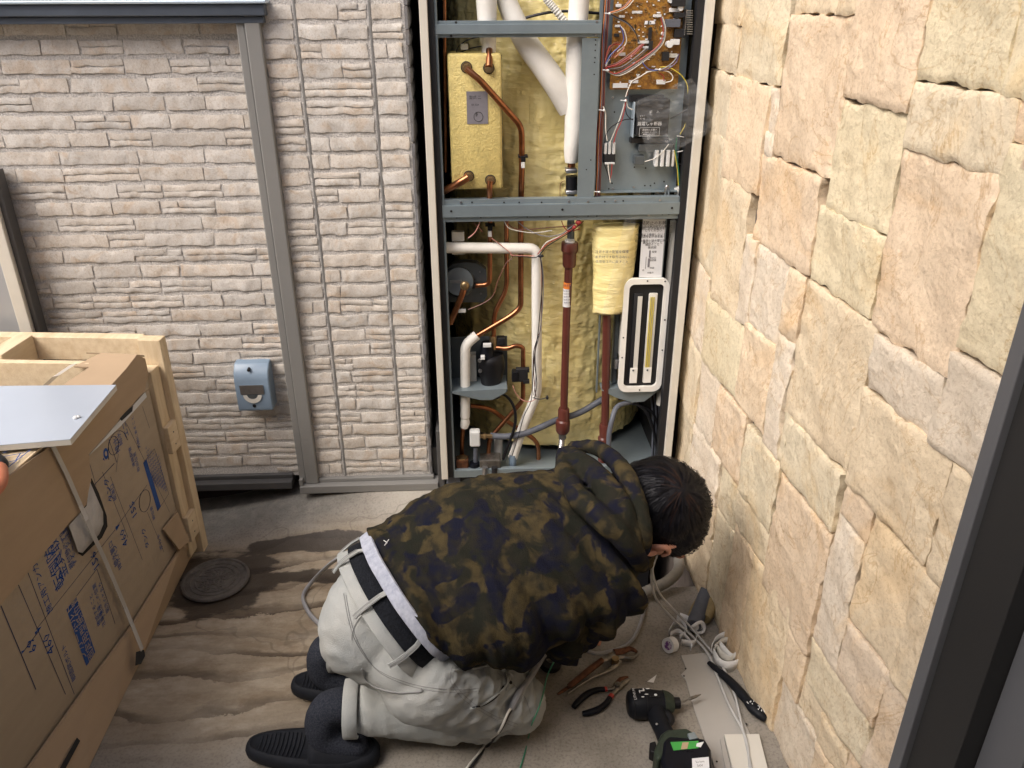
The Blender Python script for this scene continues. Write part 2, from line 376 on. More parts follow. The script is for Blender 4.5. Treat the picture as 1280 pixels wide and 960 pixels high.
    # mossy dark edge along the wall
    mo = mth('MULTIPLY', rngm(Y, 1.93, 2.06), rngm(X, -.30, -.45))
    mo = mth('MULTIPLY', mo, ramp(ns(30, det=6), (.35, .6), ((.5, .5, .5), (1, 1, 1))))
    col = mix(mth('MULTIPLY', mo, .6), col, (.085, .088, .080))
    lt = mth('MULTIPLY', rngm(Y, 1.86, 2.0), rngm(X, -.36, -.22))
    col = mix(mth('MULTIPLY', lt, .55), col, (.42, .39, .33))
    # hairline cracks
    vo = N.new('ShaderNodeTexVoronoi'); vo.feature = 'DISTANCE_TO_EDGE'; vo.inputs['Scale'].default_value = .8
    mp = N.new('ShaderNodeMapping'); wn = N.new('ShaderNodeTexNoise'); wn.inputs['Scale'].default_value = 7; L.new(tc.outputs['Object'], wn.inputs['Vector'])
    va = N.new('ShaderNodeVectorMath'); va.operation = 'MULTIPLY_ADD'; L.new(wn.outputs['Color'], va.inputs[0]); va.inputs[1].default_value = (.25, .25, .25); L.new(tc.outputs['Object'], va.inputs[2]); L.new(va.outputs[0], vo.inputs['Vector'])
    cr = rngm(vo.outputs['Distance'], .001, .004, 1., 0.)
    col = mix(mth('MULTIPLY', cr, .25), col, (.05, .04, .03))
    L.new(col, b.inputs['Base Color'])
    rr = mth('MULTIPLY_ADD', mth('ADD', fing2, wm, True), -.4); rr.node.inputs[2].default_value = .85
    L.new(rr, b.inputs['Roughness'])
    bp = N.new('ShaderNodeBump'); bp.inputs['Strength'].default_value = .7; bp.inputs['Distance'].default_value = .003
    L.new(ns(60, det=10, rough=.7), bp.inputs['Height']); L.new(bp.outputs[0], b.inputs['Normal'])
    MATS['concrete'] = m
ground_material()

def camo_material():
    m = mat('camo', (.03, .03, .02), .98, bump=.8, bscale=420, spec=.08); N = nn(m); L = ll(m); b = N['Principled BSDF']
    tc = N.new('ShaderNodeTexCoord')
    def ns(sc, loc, dist=.6, det=3.5):
        mp = N.new('ShaderNodeMapping'); mp.inputs['Location'].default_value = loc; L.new(tc.outputs['Object'], mp.inputs[0])
        t = N.new('ShaderNodeTexNoise'); t.inputs['Scale'].default_value = sc; t.inputs['Detail'].default_value = det; t.inputs['Distortion'].default_value = dist; L.new(mp.outputs[0], t.inputs['Vector']); return t.outputs['Fac']
    def msk(x, a, c):
        t = N.new('ShaderNodeMapRange'); t.interpolation_type = 'SMOOTHSTEP'; t.inputs[1].default_value = a; t.inputs[2].default_value = c; L.new(x, t.inputs[0]); return t.outputs[0]
    def mix(f, a, c):
        t = N.new('ShaderNodeMix'); t.data_type = 'RGBA'; L.new(f, t.inputs[0])
        for i, q in ((6, a), (7, c)):
            if isinstance(q, tuple): t.inputs[i].default_value = (*q, 1)
            else: L.new(q, t.inputs[i])
        return t.outputs[2]
    c = mix(msk(ns(17, (0, 0, 0)), .45, .56), (.018, .019, .014), (.072, .055, .026))
    c = mix(msk(ns(16, (5.2, 3, 1)), .49, .56), c, (.011, .012, .023))
    c = mix(msk(ns(40, (1, 3, 1), 0, 4), .35, .75), c, (.024, .022, .016))
    for l in list(b.inputs['Base Color'].links): L.remove(l)
    L.new(c, b.inputs['Base Color'])
camo_material()

def tank_material():   # glass wool under crinkled clear film
    m = mat('tank_wrap', (.92, .80, .38), .45, col2=(.84, .69, .27), vscale=14, coat=1., lo=.3, hi=.7); N = nn(m); L = ll(m); b = N['Principled BSDF']
    tc = N.new('ShaderNodeTexCoord')
    def ns(sc, st, det=4, dist=.5):
        mp = N.new('ShaderNodeMapping'); mp.inputs['Scale'].default_value = st; L.new(tc.outputs['Object'], mp.inputs[0])
        t = N.new('ShaderNodeTexNoise'); t.inputs['Scale'].default_value = sc; t.inputs['Detail'].default_value = det; t.inputs['Distortion'].default_value = dist; L.new(mp.outputs[0], t.inputs['Vector']); return t.outputs['Fac']
    a = N.new('ShaderNodeMath'); a.operation = 'ADD'; L.new(ns(9, (1, 1, 5)), a.inputs[0])
    q = N.new('ShaderNodeMath'); q.operation = 'MULTIPLY'; q.inputs[1].default_value = .35; L.new(ns(30, (1, 1, 3)), q.inputs[0]); L.new(q.outputs[0], a.inputs[1])
    bp = N.new('ShaderNodeBump'); bp.inputs['Strength'].default_value = 1; bp.inputs['Distance'].default_value = .05; L.new(a.outputs[0], bp.inputs['Height'])
    L.new(bp.outputs[0], b.inputs['Coat Normal']); b.inputs['Coat Roughness'].default_value = .12
    b2 = N.new('ShaderNodeBump'); b2.inputs['Strength'].default_value = .5; b2.inputs['Distance'].default_value = .008; L.new(a.outputs[0], b2.inputs['Height']); L.new(b2.outputs[0], b.inputs['Normal'])
    m2 = m.copy(); m2.name = 'roll_wrap'; MATS['roll_wrap'] = m2
tank_material()
def clear_bag():
    m = mat('clear_bag', (.60, .61, .60), .12, coat=.8, alpha=.10, bump=.6, bscale=9, var=.1)
    return m
clear_bag()
# ------------------------------------------------ ground: one sheet with the slope up to the wall and the pit under the heater
def sst(a, b, x):
    t = max(0, min(1, (x-a)/(b-a))); return t*t*(3-2*t)
def ground_z(x, y):
    z = .105*sst(1.80, 2.12, y)*sst(-.95, -.30, x) if x < .18 else .105*sst(1.80, 2.12, y)*(1-sst(.18, .2, x))
    if x > .20 and y > 1.705: z = -.42
    return z
gx = [-40, -12, -5, -3, -2.2, -1.8] + [-1.6+.05*i for i in range(36)] + [.195, .201] + [.25+.05*i for i in range(24)] + [1.6, 2.2, 3, 5, 12, 40]
gy = [-40, -12, -5, -3, -2, -1, -.5, 0, .3, .6] + [.7+.05*i for i in range(20)] + [1.70, 1.706] + [1.75+.04*i for i in range(14)] + [2.5, 3, 5, 12, 40]
mb = MB(); mb.add([(x, y, ground_z(x, y)+ (.0012*fb(x, y, 0, 6) if .2 < y < 2.3 and abs(x) < 1.6 else 0)) for x in gx for y in gy],
    [(i*len(gy)+k, (i+1)*len(gy)+k, (i+1)*len(gy)+k+1, i*len(gy)+k+1) for i in range(len(gx)-1) for k in range(len(gy)-1)])
struct(mb.build('ground', M_['concrete'], smooth=30, loc=(0, 0, 0)))

# round cast iron cover of the drain
mc = at_z(270, 727); mcr = .086
t = thing('manhole_cover', 'round weathered iron drain cover in the wet stain on the floor, near the crate', 'drain cover', (mc.x, mc.y, 0))
mb = MB(); mb.tube([(mc.x+mcr*1.0*math.cos(a*math.pi/20), mc.y+mcr*math.sin(a*math.pi/20), .0075) for a in range(41)], .0055, n=6, smooth=False, cap=False); mb.build('rim', M_['iron'], t, True)
mb = MB(); mb.cyl((mc.x, mc.y, -.01), (mc.x, mc.y, .008), mcr*.95, n=40)
for q in (.78, .62): mb.tube([(mc.x+mcr*q*math.cos(a*math.pi/20), mc.y+mcr*q*math.sin(a*math.pi/20), .008) for a in range(41)], .003, n=6, smooth=False, cap=False)
for i in range(46):
    a = rnd.random()*6.3; q = rnd.random()**.5*mcr*.55; b = rnd.random()*3.14; p = Vector((mc.x+q*math.cos(a), mc.y+q*math.sin(a), .0085)); d = Vector((math.cos(b), math.sin(b), 0))*.012
    mb.tube([p-d, p+Vector((d.y, -d.x, 0))*.4, p+d], .0022, n=5, sub=3)
mb.build('cover', M_['iron'], t, True)

# ------------------------------------------------ the siding walls
def brick_rows(root, y, cuts, zt0, z_lo, z_hi, pitch, seed, wide=(.085, .20)):
    """courses of rough-faced bricks between the x positions in cuts; each brick is a part"""
    r = random.Random(seed); n = 0; z = zt0
    while z > z_lo:
        for (xa, xb) in cuts:
            x = xa + .002; 
            first = True
            while x < xb-.012:
                w = r.uniform(*wide)
                if first: w *= r.uniform(.25, 1); first = False
                if x+w > xb-.03: w = xb-.002-x
                hz = pitch*.72; za = z-pitch*.5-hz/2; zb = za+hz
                pieces = [(x, x+w-.004, za, zb)]
                q = r.random()
                if q < .42 and w > .05:
                    m = za+hz*r.uniform(.42, .56); pieces = [(x, x+w-.004, m+.002, zb), (x, x+w-.004, za, m-.0015)]
                    if q < .16: 
                        xm = x+w*r.uniform(.3, .7); pieces = [(x, xm-.003, m+.002, zb), (xm, x+w-.004, m+.002, zb), pieces[1]]
                for (a, b, c, d) in pieces:
                    if min(b-a, d-c) < .006 or c < z_lo or d > z_hi+.02: continue
                    sd = r.uniform(0, 99)
                    mbx = slab(lambda s, zz, o: (s, y-o, zz), a, b, c, d, .0058, r.uniform(.0028, .0044), sd, .0011, .0034, rim=.0025, facet=.8, drop=.30, ter=.0007, tsc=20)
                    o = mbx.build('brick', M_['siding'], root, 35)
                    k = r.uniform(.88, 1.06); w2 = r.uniform(-.02, .03)
                    o.color = (.665*k+w2*.5, .628*k, .572*k-w2*.5, 1); n += 1
                x += w
        z -= pitch
    return n
YL, YR = 2.13, 2.10
t = thing('siding_wall', 'pale brick-patterned siding wall panel behind the crate, left of the grey trim', 'wall', (-.9, YL, .11))
MB().box((-8, YL, .125), (-.55, YL+.08, 5.2)).build('grout_board', M_['siding_grout'], t)
nL = brick_rows(t, YL, [(-1.36, -.53)], 1.410, .135, 1.42, .0431, 3)
mb = MB(); mb.box((-1.9, YL-.035, .098), (-.575, YL+.03, .122), bev=.002); mb.box((-1.9, YL-.012, .1225), (-.575, YL+.02, .136), bev=.002); mb.build('bottom_flashing', M_['trim_dark'], t)
MB().box((-1.9, YL+.07, -.10), (-.12, YL+.12, .124)).build('foundation', M_['recess'], t)
t2 = thing('siding_wall', 'narrow siding wall panel with two vertical seams, between grey corner trim and open heater', 'wall', (-.33, YR, .11))
MB().box((-.53, YR, .118), (-.150, YR+.115, 5.2)).build('grout_board', M_['siding_grout'], t2)
cuts = [(-.492, -.4125), (-.4080, -.2380), (-.2330, -.155)]
nR = brick_rows(t2, YR, cuts, 1.443, .138, 1.47, .0433, 11, wide=(.08, .19))
for sx in (-.4102, -.2355):
    mb = MB(); mb.box((sx-.0020, YR-.0025, .13), (sx+.0020, YR+.002, 3)); mb.build('seam_strip', M_['trim_grey'], t2)
# the return of the corner, seen edge on: rough stone ends
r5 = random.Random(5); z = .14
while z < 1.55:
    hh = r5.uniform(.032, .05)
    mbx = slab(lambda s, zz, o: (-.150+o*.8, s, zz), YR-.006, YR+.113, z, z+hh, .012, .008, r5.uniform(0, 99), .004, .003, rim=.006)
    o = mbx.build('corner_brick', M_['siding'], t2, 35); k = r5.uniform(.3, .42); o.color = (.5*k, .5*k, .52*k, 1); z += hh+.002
mb = MB()
mb.box((-.545, YR-.036, .098), (-.128, YR+.01, .123), bev=.002); mb.box((-.530, YR-.014, .1235), (-.142, YR+.01, .1355), bev=.0015)
mb.build('bottom_flashing', M_['trim_grey'], t2)
mb = MB(); mb.box((-.128, YR-.03, .098), (-.108, YR+.115, .30), bev=.003); mb.box((-.142, YR+.012, .1236), (-.1285, YR+.10, .22)); mb.build('flashing_end', M_['trim_dark'], t2)
mb = MB(); mb.box((-.5265, YR-.021, .1240), (-.4905, YR+.03, 3), bev=.003); mb.box((-.5475, YR-.015, .1240), (-.5270, YR+.03, 3), bev=.003); mb.build('corner_trim', M_['trim_grey'], t2)
MB().box((-.545, YR-.032, .1240), (-.535, YR-.0155, .145), bev=.001).build('trim_clip', M_['trim_grey'], t2)

# sill of the window above
t = thing('window_sill', 'dark blue-grey metal window sill with pale top above the left siding', 'window sill', (-1.1, 2.06, 1.40))
mb = MB(); mb.box((-7, 2.078, 1.3970), (-.4800, 2.121, 1.4125), bev=.002); mb.build('lower_step', M_['sill_blue'], t)
mb = MB(); mb.box((-7, 2.068, 1.413), (-.4730, 2.122, 1.4385), bev=.003); mb.build('front_step', M_['sill_blue'], t)
mb = MB(); mb.box((-7, 2.060, 1.439), (-.4660, 2.122, 1.4460), bev=.002); mb.build('top_cap', M_['sill_top'], t)
mb = MB(); mb.box((-1.95, 2.085, 1.4465), (-.490, 2.12, 2.4)); mb.build('window_face', M_['shutter'], t)

# silver shutter frame at the far left
t = thing('door_frame', 'silver aluminium shutter door and frame at the left edge behind the crate', 'door', (-1.3, 2.08, .1))
xw = -1.196
mb = MB(); mb.box((xw-.032, 2.062, .12), (xw, 2.118, 1.068), bev=.002); mb.build('frame', M_['cream_edge'], t)
mb = MB(); mb.box((xw-.09, 2.072, .12), (xw-.0345, 2.118, 1.062), bev=.002); mb.build('frame', M_['shutter'], t)
mb = MB(); mb.box((xw+.0005, 2.075, .12), (xw+.014, 2.112, 1.066), bev=.001); mb.build('weather_strip', M_['trim_dark'], t)
zz = .12
while zz < 1.0:
    mb = MB(); mb.box((-1.9, 2.086, zz), (xw-.0925, 2.118, zz+.285), bev=.003); mb.build('panel', M_['shutter'], t); zz += .289
mb = MB(); mb.box((-1.9, 2.074, .99), (xw-.091, 2.118, 1.06), bev=.002); mb.build('head_rail', M_['shutter'], t)

# ------------------------------------------------ the stone wall on the right, every stone at its own place
WA = Vector((.627, 1.125, 0)); WD = (Vector((.581, 1.684, 0))-WA).normalized(); WN = Vector((-WD.y, WD.x, 0))
def wall_pt(s, z, off):
    bend = max(0, s-.70)*.16
    p = WA + WD*s + WN*(off-.017) - WN*bend; return Vector((p.x, p.y, z))
PEACH = (.80, .63, .445); CREAM = (.78, .69, .465); PINK = (.79, .655, .50); GREY = (.78, .69, .56); ORNG = (.80, .635, .44); BROWN = (.75, .655, .475); SAND = (.80, .665, .46); GRN = (.77, .68, .485)
STONES = [
 # top rows (z up to 1.75 runs out of the picture)
 (.490, .695, 1.296, 1.75, GRN), (.700, .95, 1.300, 1.39, BROWN), (.700, .95, 1.395, 1.75, BROWN),
 (.310, .462, 1.424, 1.75, SAND), (.240, .304, 1.426, 1.75, SAND), (.238, .468, 1.172, 1.418, PEACH),
 (.049, .233, 1.302, 1.75, PEACH), (-.123, .042, 1.348, 1.75, CREAM), (-.36, -.128, 1.345, 1.75, CREAM),
 (-.160, .042, 1.253, 1.339, BROWN), (-.195, -.165, 1.294, 1.336, PEACH), (-.40, -.200, 1.27, 1.337, PEACH),
 (.476, .508, 1.210, 1.290, GREY), (.474, .506, 1.166, 1.205, GREY), (.512, .703, 1.086, 1.290, ORNG), (.708, .95, 1.16, 1.290, BROWN),
 (.050, .236, 1.122, 1.294, CREAM), (-.163, .037, .980, 1.247, PEACH), (-.40, -.168, 1.028, 1.288, CREAM),
 (.258, .508, .990, 1.162, PEACH), (.046, .248, .987, 1.116, CREAM),
 (.543, .700, .795, 1.079, SAND), (.708, .95, .83, 1.155, BROWN), (.484, .535, .800, .986, GREY), (.333, .478, .815, .985, GREY), (.262, .327, .852, .982, ORNG),
 (.022, .252, .712, .978, SAND), (.492, .722, .620, .790, CREAM), (.729, .95, .62, .82, GREY),
 (.332, .486, .615, .808, ORNG), (.262, .326, .600, .845, GREY), 
 (-.156, .012, .884, .970, GREY), (-.40, -.165, .880, 1.018, GREY),
 (-.215, .012, .702, .876, SAND), (-.40, -.222, .695, .874, SAND), (-.073, .010, .637, .695, PEACH),
 (-.205, -.080, .478, .690, SAND), (-.42, -.211, .472, .688, SAND),
 # lower rows
 (.592, .722, .435, .614, GREY), (.562-.145, .586, .432, .608, PEACH), (.729, .95, .40, .615, BROWN),
 (.240, .408, .425, .596, GRN), (.025, .234, .588, .704, GRN), (.238, .256, .597, .72, GRN),
 (.021, .230, .296, .577, PEACH), (-.070, .015, .345, .628, GREY),
 (.600, .735, .20, .43, GREY), (.520, .596, .308, .428, GREY), (.408, .515, .308, .428, GRN), (.235, .403, .335, .421, BROWN),
 (.515, .735, .0, .195, SAND), (.520, .596, .20, .303, SAND), (.402, .515, .0, .303, GRN), (.290, .398, .0, .330, ORNG), (.098, .284, .0, .330, SAND),
 (.021, .093, .166, .290, ORNG), (-.066, .016, .165, .236, SAND), (-.190, .014, .244, .338, GRN),
 (-.197, -.078, .345, .466, PINK), (-.34, -.203, .262, .466, PINK), (-.42, -.345, .262, .466, SAND),
 (-.062, .093, .0, .158, GREY), (-.165, -.070, .0, .158, ORNG), (-.155, -.070, .165, .228, SAND), (-.42, -.197, .0, .256, PEACH), (-.190, -.160, .0, .238, PEACH),
 (.740, .95, .0, .395, BROWN),
]
t = thing('stone_wall', 'cream and peach split-faced stone wall running along the right side', 'wall', (.64, 1.4, 0))
mb = MB()
ss = [-1.2, -.5, 0, .3, .6, .7, .8, .95, 1.3]
vs = [];
for s_ in ss:
    for zq in (-.6, 2.3):
        vs += [wall_pt(s_, zq, 0.0), wall_pt(s_, zq, -.12)]
fs = []
for i in range(len(ss)-1):
    a = i*4; fs += [(a, a+4, a+6, a+2), (a+1, a+3, a+7, a+5), (a+2, a+6, a+7, a+3), (a, a+1, a+5, a+4)]
fs += [(0, 2, 3, 1), (len(ss)*4-4, len(ss)*4-3, len(ss)*4-1, len(ss)*4-2)]
mb.add(vs, fs).build('mortar_bed', M_['wall_mortar'], t)
r6 = random.Random(21)
for (s0, s1, z0, z1, c) in STONES:
    g = .0030
    mbx = slab(wall_pt, s0-g, s1+g, z0-g, z1+g, .0070 if s1 < .6 else .014, .0165+r6.uniform(-.003, .0045), r6.uniform(0, 99), .0038, .0055, rim=.0045, facet=.9, drop=.22, ter=.0016, tsc=6.5)
    o = mbx.build('stone', M_['stone'], t, 40)
    k = r6.uniform(.97, 1.03); c = tuple(a_*.75+b_*.25 for a_, b_ in zip(c, (.82, .705, .535))); o.color = (c[0]*k, c[1]*k, c[2]*k, 1)

# dark grey door leaf and jamb close by on the right
t = thing('sliding_door', 'dark grey aluminium door jamb in the lower right corner of the stone wall', 'door', (.62, .6, 0))
def vedge(px, py, y): p = at_y(px, py, y); return p.x
x0 = .5055
mb = MB(); mb.box((x0, .656, 0), (x0+.26, .676, 2.0), bev=.0015); mb.build('jamb', M_['door_grey'], t)
mb = MB(); mb.box((x0+.008, .585, 0), (x0+.26, .6555, 2.0), bev=.001); mb.build('jamb_side', M_['door_face'], t)
mb = MB(); mb.box((x0+.030, .53, 0), (x0+.20, .5845, 2.0), bev=.002); mb.build('door_leaf', M_['door_grey'], t)

# alcove behind the heater, its deep shade put into the wall colour
t = thing('alcove_wall', 'house wall in the gap behind the open heater, shade painted dark', 'wall', (.3, 2.75, 0))
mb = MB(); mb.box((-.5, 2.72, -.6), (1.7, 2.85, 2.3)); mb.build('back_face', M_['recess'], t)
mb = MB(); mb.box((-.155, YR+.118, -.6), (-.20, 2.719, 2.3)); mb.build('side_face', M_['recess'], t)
mb = MB(); mb.box((-.149, 1.95, 2.31), (1.75, 2.9, 2.36)); mb.build('shade_soffit', M_['trim_grey'], t)  # slab added out of view to darken the gap beside the heater

# alarm or gas outlet box on the siding
t = thing('vent_box', 'small blue-grey plastic outlet cover with round window on the siding', 'outlet cover', (-.635, YL-.03, .37))
xa, xb, za, zb = -.690, -.592, .378, .520; yy = YL-.055
prof = [(YL+.001, za), (yy+.004, za), (yy, za+.006), (yy+.001, zb-.045), (yy+.008, zb-.022), (yy+.028, zb-.002), (YL+.001, zb)]
mb = MB(); mb.prism([(xa, a, b) for a, b in prof], (xb-xa, 0, 0)); o = mb.build('cover', M_['vent_blue'], t, True)
md = o.modifiers.new('bevel', 'BEVEL'); md.width = .006; md.segments = 2
mb = MB(); cx = (xa+xb)/2-.002; zc = .432
mb.add([(cx+.026*math.cos(a), yy-.003, zc+.026*math.sin(a)) for a in [math.pi+math.pi*k/14 for k in range(15)]]+[(cx+.015*math.cos(a), yy-.003, zc+.013*math.sin(a)) for a in [2*math.pi-math.pi*k/14 for k in range(15)]], [(k, k+1, 28-k, 29-k) for k in range(14)])
mb.build('window_ring', M_['plastic_cream'], t)
mb = MB(); mb.box((cx-.033, yy-.002, zc+.0015), (cx+.033, yy-.0005, zc+.030)); mb.build('clear_window', M_['steel'], t)
mb = MB(); mb.prism([(cx+.015*math.cos(a), yy-.0015, zc+.013*math.sin(a)) for a in [math.pi+math.pi*k/10 for k in range(11)]], (0, .001, 0)); mb.build('dial', M_['galv_dark'], t)
mb = MB(); mb.cyl((cx, yy-.001, .396), (cx, yy+.002, .396), .0052); mb.build('screw_hole', M_['black'], t)
mb = MB(); mb.cyl((cx-.002, yy+.003, .506), (cx-.002, yy+.014, .508), .0042); mb.build('screw_hole', M_['black'], t)

# unseen roof and wall added to shade the floor; wall tops stay bright
t = thing('shade_blocker', 'added unseen roof and wall behind the viewpoint, shading the floor', 'shade_blocker', (0, -1.6, 0))
mb = MB(); mb.box((-5, -4, 2.45), (3.5, -.25, 2.60)); mb.build('roof', M_['trim_grey'], t)
mb = MB(); mb.box((-5, -1.75, -.1), (3.5, -1.6, 2.449)); mb.build('shade_wall', M_['siding_grout'], t)
# ------------------------------------------------ the opened water heater
HY = 2.0
H = thing('water_heater', 'tall opened water heater showing copper pipes, yellow wrapped tank and circuit board', 'water heater', (.223, 2.3, .19))
def q(px, py, y=2.06): return at_y(px, py, y)
def qs(lst, y=2.06): return [q(p[0], p[1], (p[2] if len(p) > 2 else y)) for p in lst]
ZT, ZB = 1.95, .185
# casing
mb = MB(); mb.box((-.112, 1.985, ZB), (-.0935, 2.62, ZT), bev=.0015); mb.build('side_panel', M_['cream_edge'], H)
mb = MB(); mb.box((.5375, 1.985, ZB), (.5585, 2.62, ZT), bev=.0015); mb.build('side_panel', M_['cream_edge'], H)
mb = MB(); mb.box((-.0933, 1.996, ZB), (-.079, 2.02, ZT)); mb.box((-.0933, 2.021, ZB), (-.088, 2.6, ZT)); mb.build('gasket', M_['black'], H)
mb = MB(); mb.box((.521, 1.996, ZB), (.5373, 2.02, ZT)); mb.box((.531, 2.021, ZB), (.5373, 2.6, ZT)); mb.build('gasket', M_['black'], H)
mb = MB(); mb.box((-.087, 2.55, ZB), (.53, 2.56, ZT)); mb.build('back_panel', M_['black'], H)
mb = MB(); mb.box((-.0785, 1.999, ZB-.004), (.5205, 2.015, ZB+.022), bev=.002); mb.box((-.0925, 2.016, ZB-.004), (.531, 2.549, ZB+.004)); mb.build('base_pan', M_['galv'], H)
mb = MB(); mb.box((-.100, 2.01, -.02), (-.06, 2.05, ZB-.0045), bev=.003); mb.build('foot', M_['hose_grey'], H)
mb = MB(); mb.box((.48, 2.01, -.41), (.53, 2.05, ZB-.0045), bev=.003); mb.build('foot', M_['black'], H)
mb = MB(); mb.box((-.0785, 2.0, ZB+.022), (-.0735, 2.045, ZT)); mb.build('inner_rail', M_['galv'], H)
# wrapped tank
mb = MB(); n = 170; vs = []; TCX, TCY, TR = .235, 2.415, .305
zs = [ZB+.03+i*.005 for i in range(262)]+[1.6, 1.75, 1.9]
for z in zs:
    for k in range(n):
        a = math.pi + math.pi*k/(n-1)
        rr = TR+.006*fb(a*2.5, z*1.2, 0, 2)+.0035*fb(a*3, z*9, 3, 3)+.004*math.sin(z*7+fb(a, z, 2, 3)*4)
        if z < 1.5:
            rd = 1-abs(fb(a*1.6, z*1.0+a*.10*math.sin(z*9), 4, 13, 3))*3
            rr += .0020*max(-.5, rd)*(.4+abs(fb(a, z, 9, 5, 2))*2)+.0007*fb(a*2, z*7, 1, 9, 2)
        vs.append((TCX+rr*math.cos(a)*.98, TCY+rr*math.sin(a), z))
mb.add(vs, [(i*n+k, i*n+k+1, (i+1)*n+k+1, (i+1)*n+k) for i in range(len(zs)-1) for k in range(n-1)]); mb.build('insulated_tank', M_['tank_wrap'], H, True)
# tape seam on the wrap
# cross bars
def channel(name, xa, xb, za, zb, y0, dep=.03, lip=.22, m='galv'):
    mb = MB(); h = zb-za
    mb.box((xa, y0, za+h*lip), (xb, y0+.0015, zb-h*lip), bev=.0004)
    for (a, b) in ((za, za+h*lip-.0012), (zb-h*lip+.0012, zb)):
        mb.box((xa, y0+.007, a), (xb, y0+.0085, b), bev=.0004)
    mb.box((xa, y0+.0017, za+h*lip-.0011), (xb, y0+.0069, za+h*lip+.0002)); mb.box((xa, y0+.0017, zb-h*lip-.0002), (xb, y0+.0069, zb-h*lip+.0011))
    mb.box((xa, y0+.0087, za), (xb, y0+dep, za+.0015)); mb.box((xa, y0+.0087, zb-.0015), (xb, y0+dep, zb))
    o = mb.build(name, M_[m], H); return o
b1 = channel('crossbar', -.0965, .3035, at_y(600, 47, HY).z, at_y(600, 26, HY).z, 1.999)
b2 = channel('crossbar', -.0835, .5265, at_y(700, 276, HY).z, at_y(700, 248.5, HY).z, 1.997, lip=.24)
def screws(root, pts, y, r=.0033):
    for (px, py) in pts:
        p = q(px, py, y); mb = MB(); mb.cyl(p+Vector((0, .001, 0)), p-Vector((0, .0022, 0)), r, r*.8, n=10); mb.build('screw', M_['steel'], root, 30)
def holes(root, pts, y, r=.0026):
    for (px, py) in pts:
        p = q(px, py, y); mb = MB(); mb.cyl(p+Vector((0, .0004, 0)), p-Vector((0, .0006, 0)), r, n=8); mb.build('bolt_hole', M_['black'], root)
screws(b1, [(746, 27), (745, 44)], 2.006); holes(b1, [(570, 28), (564, 45)], 2.006, .003)
screws(b2, [(576, 253), (711, 252), (735, 252), (769, 251), (825, 250), (719, 271), (811, 269)], 2.003)
holes(b2, [(590, 253), (630, 253), (649, 253), (677, 253), (756, 252), (779, 251)], 2.003, .0022)
holes(b2, [(564, 264), (703, 262), (840, 260)], 1.996, .0030); holes(b2, [(571, 272), (601, 272), (659, 271), (687, 271), (735, 270), (746, 270), (836, 268), (828, 268)], 2.003, .0018)
# upright between the two bars
pa = q(731, 47, 2.0); pb = q(727.5, 247.5, 2.0)
mb = MB(); mb.box((.2605, 2.0085, at_y(730, 247.6, 2.0085).z+.001), (.3030, 2.010, at_y(730, 47.5, 2.0085).z), bev=.0004); mb.box((.3018, 2.0105, at_y(730, 247.6, 2).z+.001), (.3030, 2.035, at_y(730, 47.5, 2).z))
up = mb.build('upright', M_['galv'], H)
holes(up, [(744.5, 50), (744.5, 56), (744, 63), (743.7, 72), (743.2, 78), (742.7, 93), (738.5, 200), (733, 212)], 2.008, .0017)
# electrical compartment plate
zt_, zb_ = ZT-.01, at_y(800, 238, 2.045).z
mb = MB(); mb.box((.3040, 2.046, zb_), (.5195, 2.048, zt_)); mb.box((.3240, 2.030, zb_-.002), (.5195, 2.0455, zb_+.001)); pl = mb.build('mounting_plate', M_['galv'], H)
screws(pl, [(766, 122), (766, 236), (792, 234), (850, 205)], 2.045, .003)
holes(pl, [(768, 140), (861, 87), (793, 209), (807, 210), (818, 229), (830, 227), (806, 232), (765, 229), (813, 232), (761, 236)], 2.0455, .002)
# circuit board with its components
def pbox(root, name, x0, y0, x1, y1, d0, d1, m, bev=.0005):
    a = q(x0, y1, d0); b = q(x1, y0, d0); mb = MB(); mb.box((a.x, d0, a.z), (b.x, d1, b.z), bev=bev); return mb.build(name, M_[m], root)
a = q(762, 112, 2.030); b = q(856, 0, 2.030)
mb = MB(); mb.box((a.x, 2.030, a.z), (b.x, 2.0325, 1.62), bev=.0004); bd = mb.build('circuit_board', M_['pcb'], H)
r8 = random.Random(8)
mb = MB()
for i in range(330):   # surface tracks and tiny parts, too small to pick apart
    x = r8.uniform(a.x+.004, b.x-.006); z = r8.uniform(a.z+.004, 1.50); w = r8.choice([.0015, .003, .005, .009]); h = r8.choice([.0012, .002, .0035])
    if r8.random() < .4: w, h = h, w
    mb.box((x, 2.0285, z), (x+w, 2.0296, z+h))
stuff(mb.build('small_components', M_['brass'], bd))
mb = MB()
for i in range(70):
    x = r8.uniform(a.x+.004, b.x-.006); z = r8.uniform(a.z+.004, 1.50); w = r8.choice([.003, .005, .008]); h = r8.choice([.002, .003])
    mb.box((x, 2.0275, z), (x+w, 2.0292, z+h))
stuff(mb.build('printed_pads', M_['label_white'], bd))
def cap_(px, py, r, L, m='plastic_white'):
    p = q(px, py, 2.029); mb = MB(); mb.cyl(p, p-Vector((0, L, 0)), r, n=14); mb.build('capacitor', M_[m], bd, 40)
for (px, py, r, L) in ((835, 55, .0075, .020), (849, 10, .006, .016), (837, 1, .005, .014), (828, 42, .004, .01)): cap_(px, py, r, L)
